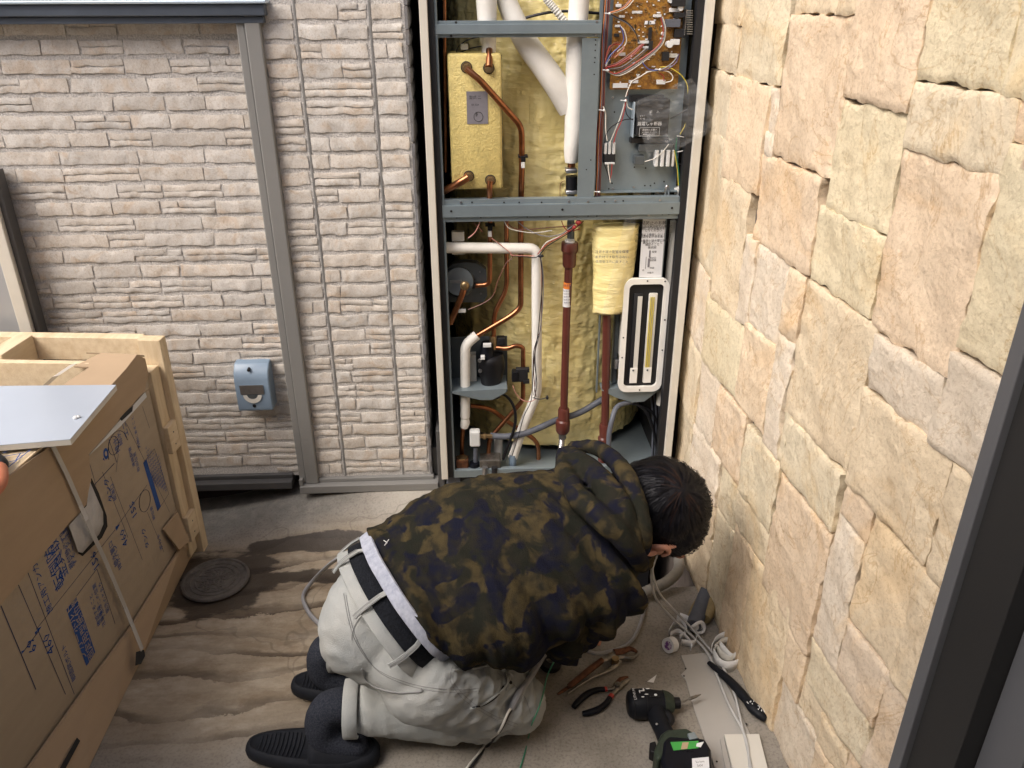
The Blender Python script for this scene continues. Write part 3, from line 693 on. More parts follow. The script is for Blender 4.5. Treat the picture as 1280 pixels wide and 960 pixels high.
for (x0, y0, x1, y1, m, d) in ((811, 34, 815.5, 50, 'black', .012), (811, 51, 816.5, 63, 'black', .014), (832, 24, 851, 34, 'hose_grey', .016), (839, 49, 850, 56, 'plastic_white', .014),
        (828, 65, 837, 76, 'black', .014), (837, 10, 850, 15, 'label_white', .008), (836, 67, 847, 72, 'plastic_cream', .010), (770, 5, 777, 9, 'plastic_white', .008), (817, 18, 827, 21.5, 'plastic_white', .008),
        (774, 19, 781, 22, 'plastic_white', .006), (769, 31, 776, 34, 'plastic_white', .006), (774, 66, 782, 70, 'plastic_white', .006), (821, 100, 832, 105.5, 'plastic_white', .010), (798, 51, 812, 54.5, 'plastic_white', .008),
        (804, 58, 813, 60.5, 'plastic_white', .008), (766, 104, 785, 110, 'label_white', .002), (786, 100, 798, 104, 'label_white', .002), (806, 26, 819, 30.5, 'label_white', .001), (790, 13.5, 803, 17, 'label_white', .001), (843, 16, 857, 22, 'black', .016), (843, 36, 857, 47, 'black', .012), (840, -8, 858, 8, 'black', .02), (796, 94, 799, 97, 'label_white', .002), (768, 42, 774, 46, 'black', .008)):
    pbox(bd, 'component', x0, y0, x1, y1, 2.0295-d, 2.0295, m)
hs = pbox(bd, 'heat_sink', 856, 12, 858.5, 44, 2.008, 2.0295, 'steel')
for i in range(11):
    yy = 13+i*2.9; pbox(hs, 'fin', 858.6, yy, 866, yy+.9, 2.008, 2.0295, 'steel', 0)
# breaker
bk = pbox(H, 'breaker', 795, 124, 838.5, 170, 2.002, 2.040, 'black', .003)
pbox(bk, 'breaker_foot', 788, 119, 830, 128, 2.024, 2.042, 'black'); pbox(bk, 'breaker_foot', 788, 172, 836, 179, 2.024, 2.042, 'black'); pbox(bk, 'breaker_side', 790.5, 128, 794.4, 172, 2.01, 2.041, 'sill_top')
zax = Vector((0, 0, 1)); xax = Vector((1, 0, 0))
text_parts('lettering', [('切', .0070, q(813.5, 140, 2.0012), xax, zax), ('入', .0070, q(822.5, 140, 2.0012), xax, zax), ('漏電しゃ断器', .0100, q(812, 155, 2.0012), xax, zax),
    ('テスト', .0042, q(803, 145, 2.0012), xax, zax), ('月一回', .0042, q(803, 148.5, 2.0012), xax, zax), ('通電時のお願い', .0052, q(812, 162.5, 2.0012), xax, zax), ('必ず確認してください', .0036, q(812, 165.4, 2.0012), xax, zax), ('漏電時は切にする', .0036, q(811, 168, 2.0012), xax, zax)], M_['ink_white'], bk)
mb = MB()
A_, B_ = q(799.5, 159.6, 2.0012), q(824, 170, 2.0012)
for (u0, v0, u1, v1) in ((A_.x, A_.z, B_.x, A_.z-.0005), (A_.x, B_.z, B_.x, B_.z+.0005), (A_.x, A_.z-.0006, A_.x+.0005, B_.z+.0006), (B_.x-.0005, A_.z-.0006, B_.x, B_.z+.0006)): mb.box((u0, 2.0013, min(v0, v1)), (u1, 2.0019, max(v0, v1)))
mb.build('label_outline', M_['ink_white'], bk)
# terminal blocks
tb = pbox(H, 'terminal_block', 755, 193, 769.5, 205, 2.024, 2.045, 'black', .001)
for i in range(3):
    p = pbox(tb, 'wire_sleeve', 755+i*5.2, 178.5-(i % 2), 759.2+i*5.2, 193, 2.026, 2.036, 'plastic_white', .0015)
pbox(tb, 'screw_strip', 756, 203, 768.5, 205.5, 2.020, 2.0235, 'plastic_white')
tb = pbox(H, 'terminal_block', 798, 180, 843, 190, 2.024, 2.045, 'galv_dark', .002)
for i, w in enumerate((6, 6, 6, 4.5)):
    pbox(tb, 'terminal', 818+i*7.2, 188, 818+i*7.2+w, 208.5, 2.016, 2.038, 'plastic_white' if i < 3 else 'plastic_cream', .0015)
pbox(tb, 'relay', 793, 195, 806, 206, 2.02, 2.045, 'galv_dark', .001)
# wiring
def wire(name, pts, r, m, root=H, y=2.02, n=5, sub=5):
    mb = MB(); mb.tube(qs(pts, y), r, n=n, sub=sub); return mb.build(name, M_[m], root, 60)
WC = ['wire_red', 'wire_brown', 'wire_orange', 'wire_purple', 'wire_blue', 'wire_yellow', 'wire_white', 'wire_grey', 'wire_pink', 'wire_brown', 'wire_red', 'wire_brown', 'wire_orange', 'black_wire', 'wire_purple', 'wire_pink']
r9 = random.Random(9)
for i in range(16):
    o = r9.uniform(-1, 1); d = r9.uniform(2.0205, 2.030)
    pts = [(761+o*5, -25, d), (758+o*4, 18, d), (756+o*4+r9.uniform(-1, 1), 50, d-.003), (754+o*3, 88, d), (752.5+o*3.4, 130, d-.003), (750+o*3.5+r9.uniform(-1, 1), 175, d), (748.5+o*3.2, 215, d-.002), (747+o*3.6, 247, d+.004)]
    wire('wire', pts, .00125, WC[i])
fan = [([(757, 85), (770, 92), (795, 78), (822, 58), (829, 40), (826, 22)], 'wire_red'), ([(757, 87), (772, 93), (797, 80), (824, 58), (831, 40), (827, 22)], 'wire_grey'), ([(757, 88), (774, 94.5), (798, 81.5), (826, 58), (832, 38), (828, 21)], 'wire_white'),
 ([(758, 84), (772, 80), (790, 68), (803, 55)], 'wire_red'), ([(758, 85), (774, 81), (792, 69), (805, 55)], 'wire_red'), ([(758, 82), (772, 78), (789, 66), (801, 56)], 'wire_brown'), ([(758, 86), (776, 84), (794, 72), (808, 60)], 'wire_grey'), ([(760, 88), (778, 86), (796, 74), (810, 61)], 'black_wire'),
 ([(757, 83), (765, 70), (782, 55), (781, 40), (776, 33)], 'wire_white'), ([(757, 80), (764, 68), (778, 54), (779, 42), (775, 33)], 'wire_blue'), ([(757, 78), (761, 62), (768, 54), (777, 54), (773, 60), (762, 74)], 'wire_brown'), ([(757, 76), (761, 60), (767, 56), (775, 57), (765, 72)], 'wire_red'),
 ([(757, 74), (764, 60), (772, 55), (780, 60), (768, 72)], 'wire_pink'), ([(762, 17), (772, 22), (784, 28), (793, 38), (799, 53)], 'black_wire'), ([(762, 18), (774, 24), (786, 31), (796, 44), (798, 53)], 'wire_grey'), ([(762, 16), (772, 13), (782, 8), (792, -4)], 'wire_orange'), ([(762, 17), (774, 14), (785, 8), (795, -4)], 'wire_white'), ([(762, 15), (773, 12), (783, 5), (790, -5)], 'wire_brown'),
 ([(823, 88), (812, 87), (806, 82), (803, 78)], 'wire_blue'), ([(823, 88), (810, 90), (800, 96), (790, 102), (785, 112), (782, 121)], 'wire_white'), ([(823, 88), (812, 90), (802, 95), (788, 105), (784, 120)], 'wire_brown'), ([(824, 88), (833, 84), (842, 77), (848, 68)], 'wire_grey'), ([(824, 89), (835, 86), (845, 78), (849, 67)], 'wire_purple'),
 ([(825, 84), (835, 84), (845, 89), (854, 97), (860, 112), (858, 150), (850, 168)], 'wire_yellow'), ([(827, 88), (836, 90), (841, 96), (839, 101), (832, 103)], 'wire_white'), ([(824, 91), (829, 95), (830, 101)], 'wire_red'),
 ([(782, 124), (776, 145), (768, 165), (762, 179)], 'wire_white'), ([(783, 124), (778, 148), (771, 164), (767, 179)], 'wire_red'), ([(783, 124), (785, 134), (791, 137)], 'wire_white'), ([(795, 149), (780, 150), (764, 159), (757, 170), (756, 179)], 'black_wire'), ([(781, 127), (783, 142), (789, 149), (794, 150)], 'black_wire'),
 ([(843, 188), (845, 200), (847, 215), (848, 232)], 'wire_yellow'), ([(846, 172), (845, 190), (848, 210), (849, 232)], 'green_wire'), ([(806, 202), (818, 198), (828, 190), (836, 180)], 'white_wire'), ([(846, 170), (855, 172), (859, 180), (854, 188), (846, 190)], 'white_wire'), ([(755, 205), (759, 215), (762, 226)], 'black_wire'), ([(760, 205), (761, 216), (763, 228)], 'wire_white'), ([(765, 205), (764, 218), (762, 225)], 'wire_red'), ([(754, 133), (757, 142), (757, 160), (759, 176)], 'wire_white'), ([(838, 148), (848, 143), (858, 137), (866, 130)], 'black_wire')]
for k_, (pts, m) in enumerate(fan): wire('wire', [(p[0], p[1], 2.010+.0010*(k_ % 9)) for p in pts], .00125, m)
for (px, py) in ((762, 17), (760, 88), (825, 87), (782, 126), (755, 138), (749, 240)):
    p = q(px, py, 2.008); mb = MB(); mb.ell(p, .0035, .003, .003, seg=8); mb.tube([p, p+Vector((-.012, .002, .001))], .0012, n=5); mb.build('cable_tie', M_['plastic_white'], H, True)
# clamp and white duct at the foot of the compartment
mb = MB(); mb.cyl(q(850, 247, 2.05), q(848, 233, 2.05), .013, n=20); mb.build('white_duct', M_['foam_white'], H, 40)
mb = MB(); mb.tube([q(832, 247, 2.03), q(832, 236, 2.022), q(835, 233, 2.022), q(836, 247, 2.03)], .003, n=6); mb.build('pipe_clamp', M_['steel'], H, True)
mb = MB(); mb.cyl(q(801, 246, 2.08), q(804, 237, 2.07), .022, n=20); mb.cyl(q(824, 246, 2.08), q(826, 237, 2.07), .014, n=20); stuff(mb.build('drain_hoses', M_['foam_white'], H, 40))
# plate heat exchanger
ya = 2.012
xa, xb = q(565, 240, ya).x, q(628.5, 240, ya).x; za, zb = q(600, 237, ya).z, q(600, 66.5, ya).z
mb = MB(); mb.box((xa, ya, za), (xb, ya+.085, zb), bev=.007); hx = mb.build('heat_exchanger', M_['yellow_box'], H, True)
mb = MB(); 
for yy in (.016, .034): mb.box((xb-.0005, ya+yy, za+.006), (xb+.0012, ya+yy+.003, zb-.006))
mb.build('edge_seam', M_['galv_dark'], hx)
p0, p1 = q(584, 155, ya), q(609.5, 114, ya)
mb = MB(); mb.box((p0.x, ya-.0012, p0.z), (p1.x, ya-.0002, p1.z)); lb = mb.build('label_plate', M_['label_grey'], hx)
text_parts('lettering', [('型式 二', .009, q(594, 122, ya-.0018), xax, zax), ('B3-52A', .006, q(594, 131, ya-.0018), xax, zax), ('P', .012, q(596, 144, ya-.0018), xax, zax)], M_['ink_black'], lb)
mb = MB(); c_ = q(598, 146, ya-.0015); mb.tube([c_+Vector((.011*math.cos(a*.7), 0, .011*math.sin(a*.7))) for a in range(10)], .0006, n=4, sub=2); mb.build('label_mark', M_['ink_black'], lb)
for (px, py) in ((583, 84), (611, 85), (586, 220), (613, 225)):
    p = q(px, py, ya); mb = MB(); mb.cyl(p+Vector((0, .002, 0)), p-Vector((0, .004, 0)), .0115, n=18); mb.cyl(p, p-Vector((0, .014, 0)), .0085, .0078, n=6); mb.build('nut', M_['brass'], hx, 40)
    mb = MB(); mb.tube([p+Vector((.0125*math.cos(a), -.001, .0125*math.sin(a))) for a in [k*.65 for k in range(11)]], .0012, n=5, sub=2); mb.build('torn_edge', M_['black'], hx)
# pipes ---------------------------------------------------------------
def pipe(name, pts, rpx, m, y=2.06, rad=.03, n=14, ends=None):
    P = fillet(qs(pts, y), rad); mb = MB(); mb.tube(P, rpx*.00222, n=n, smooth=False); return mb.build(name, M_[m], H, 60)
C = 'copper'
pipe('copper_pipe', [(583, 86, 1.992), (600, 100, 1.985), (652, 158, 2.02), (652.5, 205, 2.05), (651, 262, 2.06), (651, 384, 2.06), (640, 394, 2.055), (596, 420, 2.045)], 3.4, C, rad=.02)
pipe('copper_pipe', [(633, 262), (633.5, 362), (617.5, 391), (617, 428)], 2.9, C)
pipe('copper_pipe', [(613, 262), (612, 356), (592, 357, 2.065)], 3.0, C, rad=.018)
pipe('copper_pipe', [(581, 357, 2.04), (578, 367, 2.035), (562.5, 404, 2.05)], 3.8, C, rad=.01)
pipe('copper_pipe', [(616, 434, 2.06), (634, 436, 2.05), (645, 431.5, 2.05), (654, 434, 2.055), (654, 500, 2.06), (612, 548, 2.05), (610, 575, 2.05)], 3.0, C, rad=.016)
pipe('copper_pipe', [(588, 507, 2.07), (612, 510, 2.08), (640, 531, 2.085), (673, 552, 2.08), (673, 600, 2.08)], 3.0, C, rad=.03)
pipe('copper_pipe', [(579, 533), (577.5, 553), (577.5, 577)], 2.9, C)
pipe('copper_pipe', [(585, 222, 1.999), (575, 228, 1.996), (553, 240, 2.03)], 4.1, C, rad=.012)
pipe('copper_pipe', [(613, 226, 1.999), (612, 233, 1.999), (612, 252, 2.03)], 3.3, C, rad=.01)
pipe('copper_pipe', [(555.5, -10, 2.05), (556, 90, 2.05), (557, 215, 2.05)], 1.9, C)
pipe('copper_pipe', [(611.5, 62, 2.03), (611.5, 76, 2.01), (611, 84, 1.999)], 3.6, C, rad=.01)
pipe('copper_pipe', [(714.5, 196), (714, 214)], 4.4, C)
# ball of fitting where pipes meet
def blobs(name, m, items, root=H):
    mb = MB()
    for (px, py, rx, ry, y) in items:
        p = q(px, py, y); mb.ell(p, rx*.0022, min(rx, ry)*.0022, ry*.0022, seg=12)
    return mb.build(name, M_[m], root, True)
def fat(name, pts, r, m, y=2.05, n=18, bump=0, sub=6, root=H):
    mb = MB(); mb.tube(qs(pts, y), [x*.0022 for x in (r if isinstance(r, (list, tuple)) else [r]*len(pts))], n=n, sub=sub); return mb.build(name, M_[m], root, 60)
F_ = 'foam_white'
fat('foam_pipe', [(608, -30), (608, 0), (609.5, 40), (611, 56), (611, 66)], [11, 11, 9.5, 7.8, 7.6], F_, 2.045)
fat('foam_pipe', [(626, -30, 2.07), (636, 8, 2.07), (656, 50, 2.065), (690, 98, 2.06), (712, 136, 2.065)], [10.5, 11, 12.5, 13.5, 13], F_)
fat('foam_pipe', [(724.5, -30, 2.05), (724, 0), (721, 47), (719.5, 110), (718, 160), (715, 188), (714.2, 203)], [10.8, 10.8, 11, 11.5, 11.2, 9.3, 7.2], F_)
pipe('foam_pipe', [(553, 309.5, 2.04), (671, 310.5, 2.035), (671, 492, 2.045), (655, 530, 2.045), (641, 572, 2.04)], 6.3, F_, rad=.022, n=18)
pipe('foam_pipe', [(596, 419, 2.043), (581.5, 431, 2.035), (581.5, 521, 2.035)], 6.3, F_, rad=.02, n=18)
fat('foam_cuff', [(581.5, 522), (581.3, 528), (580, 534)], [5.2, 6.2, 5.2], F_, 2.035)
mb = MB(); P, R_ = spline(qs([(676, -14), (684, 0), (694, 12), (706, 27)], 2.06), [0]*4, 10)
mb.tube(P, [.0098 if i % 2 else .0080 for i in range(len(P))], n=14, smooth=False); mb.build('corrugated_hose', M_['plastic_cream'], H, 20)
wire('black_cable', [(650, 25), (665, 20), (690, 15), (712, 14), (752, 17)], .0034, 'black_wire', y=2.075)
wire('black_cable', [(571, 72), (572, 60), (585, 50), (602, 46)], .0016, 'black_wire', y=2.05); wire('black_cable', [(574, 66), (590, 60), (602, 58)], .0014, 'black_wire', y=2.05)
pbox(H, 'sensor_block', 576, 55, 585, 62, 2.04, 2.06, 'plastic_white')
# white water pipe at the right, drops behind the label strip
pipe('drain_pipe', [(844.5, 276, 2.06), (831, 420, 2.06), (826, 505, 2.06)], 6.3, 'plastic_cream', n=18)
# union above the maroon drain pipe
mb = MB(); mb.cyl(q(714.5, 220, 2.05), q(714.5, 238, 2.05), .0150, n=18); cpl = mb.build('coupling', M_['rubber'], H, 40)
for yy in (214, 241):
    mb = MB(); mb.box(q(707.5, yy+3, 2.030), q(721.5, yy-2, 2.065), bev=.002) if False else None
    a = q(707, yy+3, 2.034); b = q(722, yy-3, 2.034); mb.box((a.x, 2.033, a.z), (b.x, 2.064, b.z), bev=.004); mb.build('clip', M_['steel'], cpl, True)
pipe('riser', [(713.5, 243), (713.5, 304)], 4.4, 'galv_dark')
wire('thin_wire', [(706, 226), (701, 229), (700, 240), (700.5, 252)], .0008, 'wire_brown', y=2.04)
def lathe(name, axis_pts, m, y=2.045, root=H, n=20):   # (px, py, radius px)
    mb = MB(); mb.tube([q(a, b, y) for a, b, r in axis_pts], [r*.0022 for a, b, r in axis_pts], n=n, smooth=False); return mb.build(name, M_[m], root, 30)
DY = 2.045
d1 = lathe('drain_pipe', [(711, 333, 5.0), (708, 400, 4.9), (704.8, 511, 4.9)], 'maroon', DY)
lathe('pipe_collar', [(712.3, 302.5, 9.6), (712.2, 304, 10.2), (712, 313, 10.2), (712, 315.5, 8.8), (711.7, 317, 8.4), (711.5, 331, 8), (711.5, 333.5, 7)], 'maroon', DY, d1)
lathe('white_ring', [(712.5, 299.5, 5.8), (712.3, 302.3, 6.2)], 'plastic_white', DY, d1)
lathe('pipe_collar', [(704.8, 510, 6.6), (704.7, 512, 7.6), (704.5, 524, 7.5), (704, 526, 9.4), (703.5, 530, 9.8), (703.3, 538, 9.2), (703.2, 541, 7)], 'maroon', DY, d1)
lathe('label_band', [(709.8, 352.5, 5.15), (709.3, 360, 5.15)], 'orange', DY, d1); lb = lathe('label_band', [(709.2, 360.3, 5.15), (708.5, 382.5, 5.15)], 'label_white', DY, d1)
text_parts('lettering', [('排水管', .007, q(709.3, 357, DY-.0122), xax, zax)]+[('取扱注意'[:4], .0045, q(708.8, 364+i*3.6, DY-.0122), xax, zax) for i in range(5)], M_['ink_line'], d1)
mb = MB(); P = [q(703.1-.1*i, 541+i*1.05, DY) for i in range(22)]; mb.tube(P, [.0066 if i % 2 else .0092 for i in range(22)], n=14, smooth=False); mb.build('braided_hose', M_['steel'], d1, 25)
lathe('hose_nut', [(703, 541, 5), (703, 548, 5)], 'steel', DY, d1, 6)
d2 = lathe('drain_pipe', [(758.5, 380, 5.3), (758, 430, 5.3), (756.3, 531, 5.1)], 'maroon', DY)
lathe('pipe_collar', [(756.3, 530, 6.6), (756, 532, 7.4), (756, 545, 7.4), (755.5, 547, 8.8), (755.2, 560, 8.4), (755, 575, 8.4)], 'maroon', DY, d2)
# grey drain hose and valve
fat('grey_hose', [(613, 544.5, 2.035), (632, 545.5, 2.03), (655, 542, 2.03), (676, 534, 2.04), (694, 526, 2.06), (722, 517, 2.075), (742, 506, 2.08), (758, 496, 2.09)], 4.2, 'hose_grey')
vv = pbox(H, 'valve', 587.5, 540, 600, 559, 2.012, 2.038, 'plastic_white', .004)
lathe('valve_stem', [(594.5, 559, 3.2), (594.5, 566, 3.0), (594.5, 580, 3.4)], 'hose_grey', 2.025, vv); 
mb = MB(); mb.cyl(q(600, 545, 2.025), q(615, 545, 2.03), .0065, n=10); mb.cyl(q(604, 545, 2.025), q(607, 545, 2.026), .010, n=6); mb.build('brass_fitting', M_['brass'], vv, 30)
lathe('valve_base', [(593, 578, 6.5), (593, 584, 6.8), (593, 586, 5.4), (593, 592, 6.4), (593, 596, 6.4)], 'tool_black', 2.02, vv)
fl = pbox(H, 'pipe_fitting', 570.5, 575, 585.5, 592, 2.01, 2.04, 'rust', .004); lathe('nut', [(578, 571, 7.2), (578, 577, 7.2)], 'brass', 2.025, fl, 6)
fl = pbox(H, 'manifold', 600, 575, 626, 590, 2.005, 2.05, 'tool_steel', .003)
lathe('nut', [(610, 570, 5.2), (610, 576, 5.2)], 'brass', 2.03, fl, 6); lathe('nut', [(606, 584, 4), (606, 595, 4)], 'steel', 2.0, fl, 8); lathe('nut', [(618, 584, 4), (618, 593, 4)], 'black', 2.0, fl, 8)
lathe('white_tube', [(623, 545, 6), (622, 575, 6)], 'plastic_white', 2.08)
lathe('teal_cap', [(641, 568, 4.6), (641, 575, 5.4), (641, 582, 4.4)], 'vent_blue', 2.035)
wire('black_cable', [(621, 489), (634, 496), (642, 508), (644.5, 522), (642, 538), (636, 554), (629, 574)], .0042, 'rubber', y=2.02, n=8)
# small sensor clips on pipes
def clip(px, py, s=1, y=2.04):
    t_ = pbox(H, 'sensor_clip', px-5.5*s, py-1.5*s, px+5.5*s, py+1.5*s, y-.008, y+.014, 'black', .001); pbox(t_, 'clip_body', px-2.4*s, py-.5*s, px+2.8*s, py+6*s, y-.016, y-.0085, 'rubber', .001)
    pbox(t_, 'clip_tag', px-2.2*s, py+6.5*s, px+2*s, py+13*s, y-.016, y-.008, 'plastic_white', .001)
clip(654, 196, 1.1, 2.045); clip(612.5, 282, 1.1, 2.05)
# upper small motor
mp = pbox(H, 'pump_bracket', 560, 335, 606, 371, 2.085, 2.088, 'galv_dark', .001)
mb = MB(); mb.prism([q(a_, b_, 2.080) for a_, b_ in ((558, 378), (558, 338), (566, 330), (582, 328), (596, 329), (608, 338), (609, 370), (604, 378))], (0, .03, 0)); mo = mb.build('pump_motor', M_['galv_dark'], H)
mb = MB(); mb.cyl(q(574, 352, 2.045), q(574, 352, 2.078), .037, .043, n=28); mb.build('motor_body', M_['galv_dark'], mo, 40)
pbox(mo, 'rating_label', 563, 350, 577, 364, 2.0435, 2.0445, 'steel')
mb = MB(); mb.cyl(q(581, 357, 2.025), q(581, 357, 2.045), .0125, n=12); mb.ell(q(581, 357, 2.022), .011, .006, .011, seg=12); mb.build('brass_union', M_['brass'], mo, 40)
screws(mo, [(600, 340), (601, 367), (583, 345)], 2.079, .003); pbox(mo, 'terminal_cap', 590, 352, 594, 361, 2.05, 2.075, 'black')
pbox(H, 'white_connector', 565, 290, 580, 302, 2.05, 2.07, 'plastic_cream'); pbox(H, 'white_connector', 565, 316, 581, 318.5, 2.05, 2.07, 'plastic_cream')
wire('thin_wire', [(613, 297), (640, 318), (632, 330), (622, 352), (617, 368), (606, 378), (585, 387)], .0012, 'wire_brown', y=2.028); wire('thin_wire', [(615, 298), (638, 316), (640, 319), (668, 320)], .0012, 'wire_pink', y=2.02)
pbox(H, 'connector', 573, 387, 582, 391, 2.04, 2.05, 'plastic_white')
# harness across and down the white pipe
for k_, (pts, m) in enumerate([([(633, 276), (640, 284), (655, 287), (690, 284), (712, 282), (726, 274)], 'wire_brown'), ([(647, 277), (660, 287), (680, 295), (700, 293), (712, 285), (727, 273)], 'wire_grey'), ([(630, 276), (636, 285), (650, 289), (668, 291), (690, 288)], 'wire_white'),
    ([(730, 276), (716, 288), (700, 298), (684, 308), (674, 319), (668, 322), (655, 321), (642, 320)], 'black_wire'), ([(728, 277), (716, 286), (700, 296), (683, 306), (672, 318)], 'wire_red'), ([(727, 279), (716, 286), (700, 295), (682, 304), (674, 318)], 'wire_white'),
    ([(675, 318), (677, 340), (677, 380), (676, 410), (671, 425), (667, 455), (668, 480), (670, 496)], 'wire_brown'), ([(675, 318), (679, 345), (678, 385), (674, 420), (669, 440), (670, 470), (667, 494)], 'wire_grey'), ([(675, 318), (678, 350), (675, 390), (672, 420), (668, 450), (671, 478), (668, 498)], 'black_wire'), ([(673, 420), (667, 440), (666, 470), (664, 500), (655, 520), (648, 545), (640, 570)], 'black_wire'),
    ([(641, 482), (645, 492), (653, 500), (663, 502), (670, 498)], 'wire_pink'), ([(666, 497), (674, 499), (683, 497), (684, 494)], 'black_wire'), ([(702, 276), (705, 284), (712, 289), (725, 286)], 'wire_red'), ([(603, 290), (598, 284), (591, 278)], 'wire_brown'), ([(585, 298), (594, 290), (600, 277)], 'wire_pink')]):
    wire('wire', [(p[0], p[1], 2.018-.001*(k_ % 5)) for p in pts], .0013, m)
blobs('connector', 'wire_red', [(723, 278, 3.5, 3, 2.01), (718, 284, 2.5, 2.5, 2.01)]); blobs('cable_tie', 'black', [(676, 320, 4, 2, 2.015), (684, 497, 2, 3, 2.015)])
# lower pump
pk = pbox(H, 'pump_plate', 562, 420, 634, 492, 2.092, 2.095, 'galv_dark', .001)
mb = MB(); mb.prism([q(a_, b_, 2.0) for a_, b_ in ((560, 490), (566, 492), (600, 500), (615, 500), (632, 491), (634, 486))], (0, .09, .0)); mb.build('splash_tray', M_['galv'], H, True)
mb = MB(); vs = []
for i in range(13):
    v = i/12; py = 443+v*52; w = 15.5+2.2*math.sin(v*6)-1.5*v; 
    for k in range(20):
        a_ = 2*math.pi*k/20; r_ = 1+.05*math.sin(3*a_+v*4); c_ = q(613.5, py, 2.055); vs.append(c_+Vector((math.cos(a_)*w*.0022*r_, math.sin(a_)*.034*r_*(1 if 0 < i < 12 else .7), 0)))
mb.add(vs, [(i*20+k, i*20+(k+1) % 20, (i+1)*20+(k+1) % 20, (i+1)*20+k) for i in range(12) for k in range(20)]+[tuple(range(20)), tuple(range(259, 239, -1))]); pu = mb.build('pump', M_['rubber'], H, True)
lathe('pump_head', [(609, 428, 7), (609, 433, 8.2), (608, 440, 9), (609, 447, 11)], 'tool_black', 2.05, pu)
pbox(pu, 'white_clip', 604, 430, 614, 434.5, 2.02, 2.03, 'plastic_white', .001); pbox(pu, 'bracket', 601, 446, 606, 450, 2.015, 2.03, 'plastic_white', .001)
for (px, py) in ((599.5, 450), (600, 463), (600, 493), (622, 489)):
    p = q(px, py, 2.022); mb = MB(); mb.cyl(p, p-Vector((0, .008, 0)), .0048, n=8); mb.build('screw', M_['steel'], pu, 30)
pbox(H, 'cream_block', 588, 444, 595, 492, 2.06, 2.085, 'plastic_cream')
lathe('brass_union', [(616.5, 420, 4.4), (616.5, 427, 4.8), (616.5, 436, 4)], 'brass', 2.058); pbox(H, 'black_valve', 622, 423, 631, 432, 2.05, 2.075, 'black', .002)
# flow sensor on the copper loop
vs_ = pbox(H, 'flow_sensor', 640, 465, 648, 478, 2.035, 2.06, 'rubber', .002); pbox(vs_, 'sensor_body', 645, 461, 660, 478, 2.038, 2.055, 'black', .003); pbox(vs_, 'sensor_lug', 658, 461, 662, 466, 2.035, 2.05, 'black', .001); pbox(vs_, 'sensor_lug', 654, 476, 662, 480, 2.035, 2.05, 'black', .001)
# black sheet stands in for the dark recess behind the right-hand column, label strip, access port
mb = MB(); a = q(741, 600, 2.125); mb.box((.335, 2.096, ZB+.01), (.5305, 2.100, at_y(800, 277, 2.1).z)); mb.build('recess_dark_sheet', M_['black'], H) if False else None
pbox(H, 'recess_dark_sheet', 773, 277, 838, 500, 2.085, 2.088, 'black', 0)
pbox(H, 'galvanised_strip', 745, 392, 751.5, 491, 2.07, 2.085, 'galv'); 
ls = pbox(H, 'label_strip', 798.5, 272, 834, 349, 2.030, 2.032, 'galv')
mb = MB(); mb.hexa([q(803.6, 274, 2.0285), q(832, 274, 2.0285), q(826.8, 346.5, 2.0285), q(798.8, 346.5, 2.0285)]+[q(803.6, 274, 2.0285)+Vector((0, .0008, 0)), q(832, 274, 2.0285)+Vector((0, .0008, 0)), q(826.8, 346.5, 2.0285)+Vector((0, .0008, 0)), q(798.8, 346.5, 2.0285)+Vector((0, .0008, 0))])
lbl = mb.build('instruction_label', M_['label_white'], ls)
rows = [('凍結防止のお願い', 5.2, 279), ('この製品は寒冷地での使用に', 3.6, 283.5), ('際し必ず水抜きを', 3.6, 286), ('してください', 3.6, 288.5), ('一時間以上使用しないときは', 3.6, 293.5), ('電源を切り水を抜く', 3.6, 296), ('排水は専用の排水管に接続し', 3.6, 301), ('漏れのないこと', 3.6, 303.5), ('確認のこと', 3.6, 306), ('接続図', 3.6, 309.5)]
text_parts('lettering', [(s_, sz*.0021, q(817.4-(py-279)*.072, py, 2.0278), xax, zax) for s_, sz, py in rows]+[(s_, .006, q(px, py, 2.0278), xax, zax) for s_, px, py in (('配管', 818, 315), ('排水口', 816, 322.5), ('接続管', 816, 325.5), ('床面', 815, 335), ('水抜き', 813, 341), ('弁', 804, 338))], M_['ink_black'], lbl)
mb = MB(); mb.box(q(809.3, 334, 2.0276), q(812.6, 323, 2.0279)); mb.box(q(811, 322, 2.0276), q(813.5, 313, 2.0279)); mb.box(q(807, 336, 2.0276), q(807.5, 321, 2.0279)); mb.build('diagram', M_['label_grey'], lbl)
def rrect(cx, cz, hw, hh, r, n=6):
    pts = []
    for (sx, sz, a0) in ((1, 1, 0), (-1, 1, 90), (-1, -1, 180), (1, -1, 270)):
        for k in range(n+1):
            a_ = math.radians(a0+90*k/n); pts.append((cx+sx*(hw-r)+r*math.cos(a_), cz+sz*(hh-r)+r*math.sin(a_)))
    return pts
PY = 2.020; A_ = q(785, 349, PY); B_ = q(829.5, 489, PY)
cx, cz = (q(777.5, 400, PY).x+q(837, 360, PY).x)/2+.0005, (A_.z+B_.z)/2; hh = (A_.z-B_.z)/2; hw = .0655-.004
o_ = rrect(cx, cz, hw, hh, .024); i_ = rrect(cx, cz, hw-.0145, hh-.0155, .014)
n = len(o_); ring = [(x, PY, z) for x, z in o_]+[(x, PY, z) for x, z in i_]+[(x, PY+.012, z) for x, z in o_]+[(x, PY+.010, z) for x, z in i_]
fs = []
for k in range(n):
    j = (k+1) % n; fs += [(k, j, n+j, n+k), (k, 2*n+k, 2*n+j, j), (n+k, n+j, 3*n+j, 3*n+k), (2*n+k, 3*n+k, 3*n+j, 2*n+j)]
mb = MB(); mb.add(ring, fs); ap = mb.build('access_port', M_['foam_white'], H, 30)
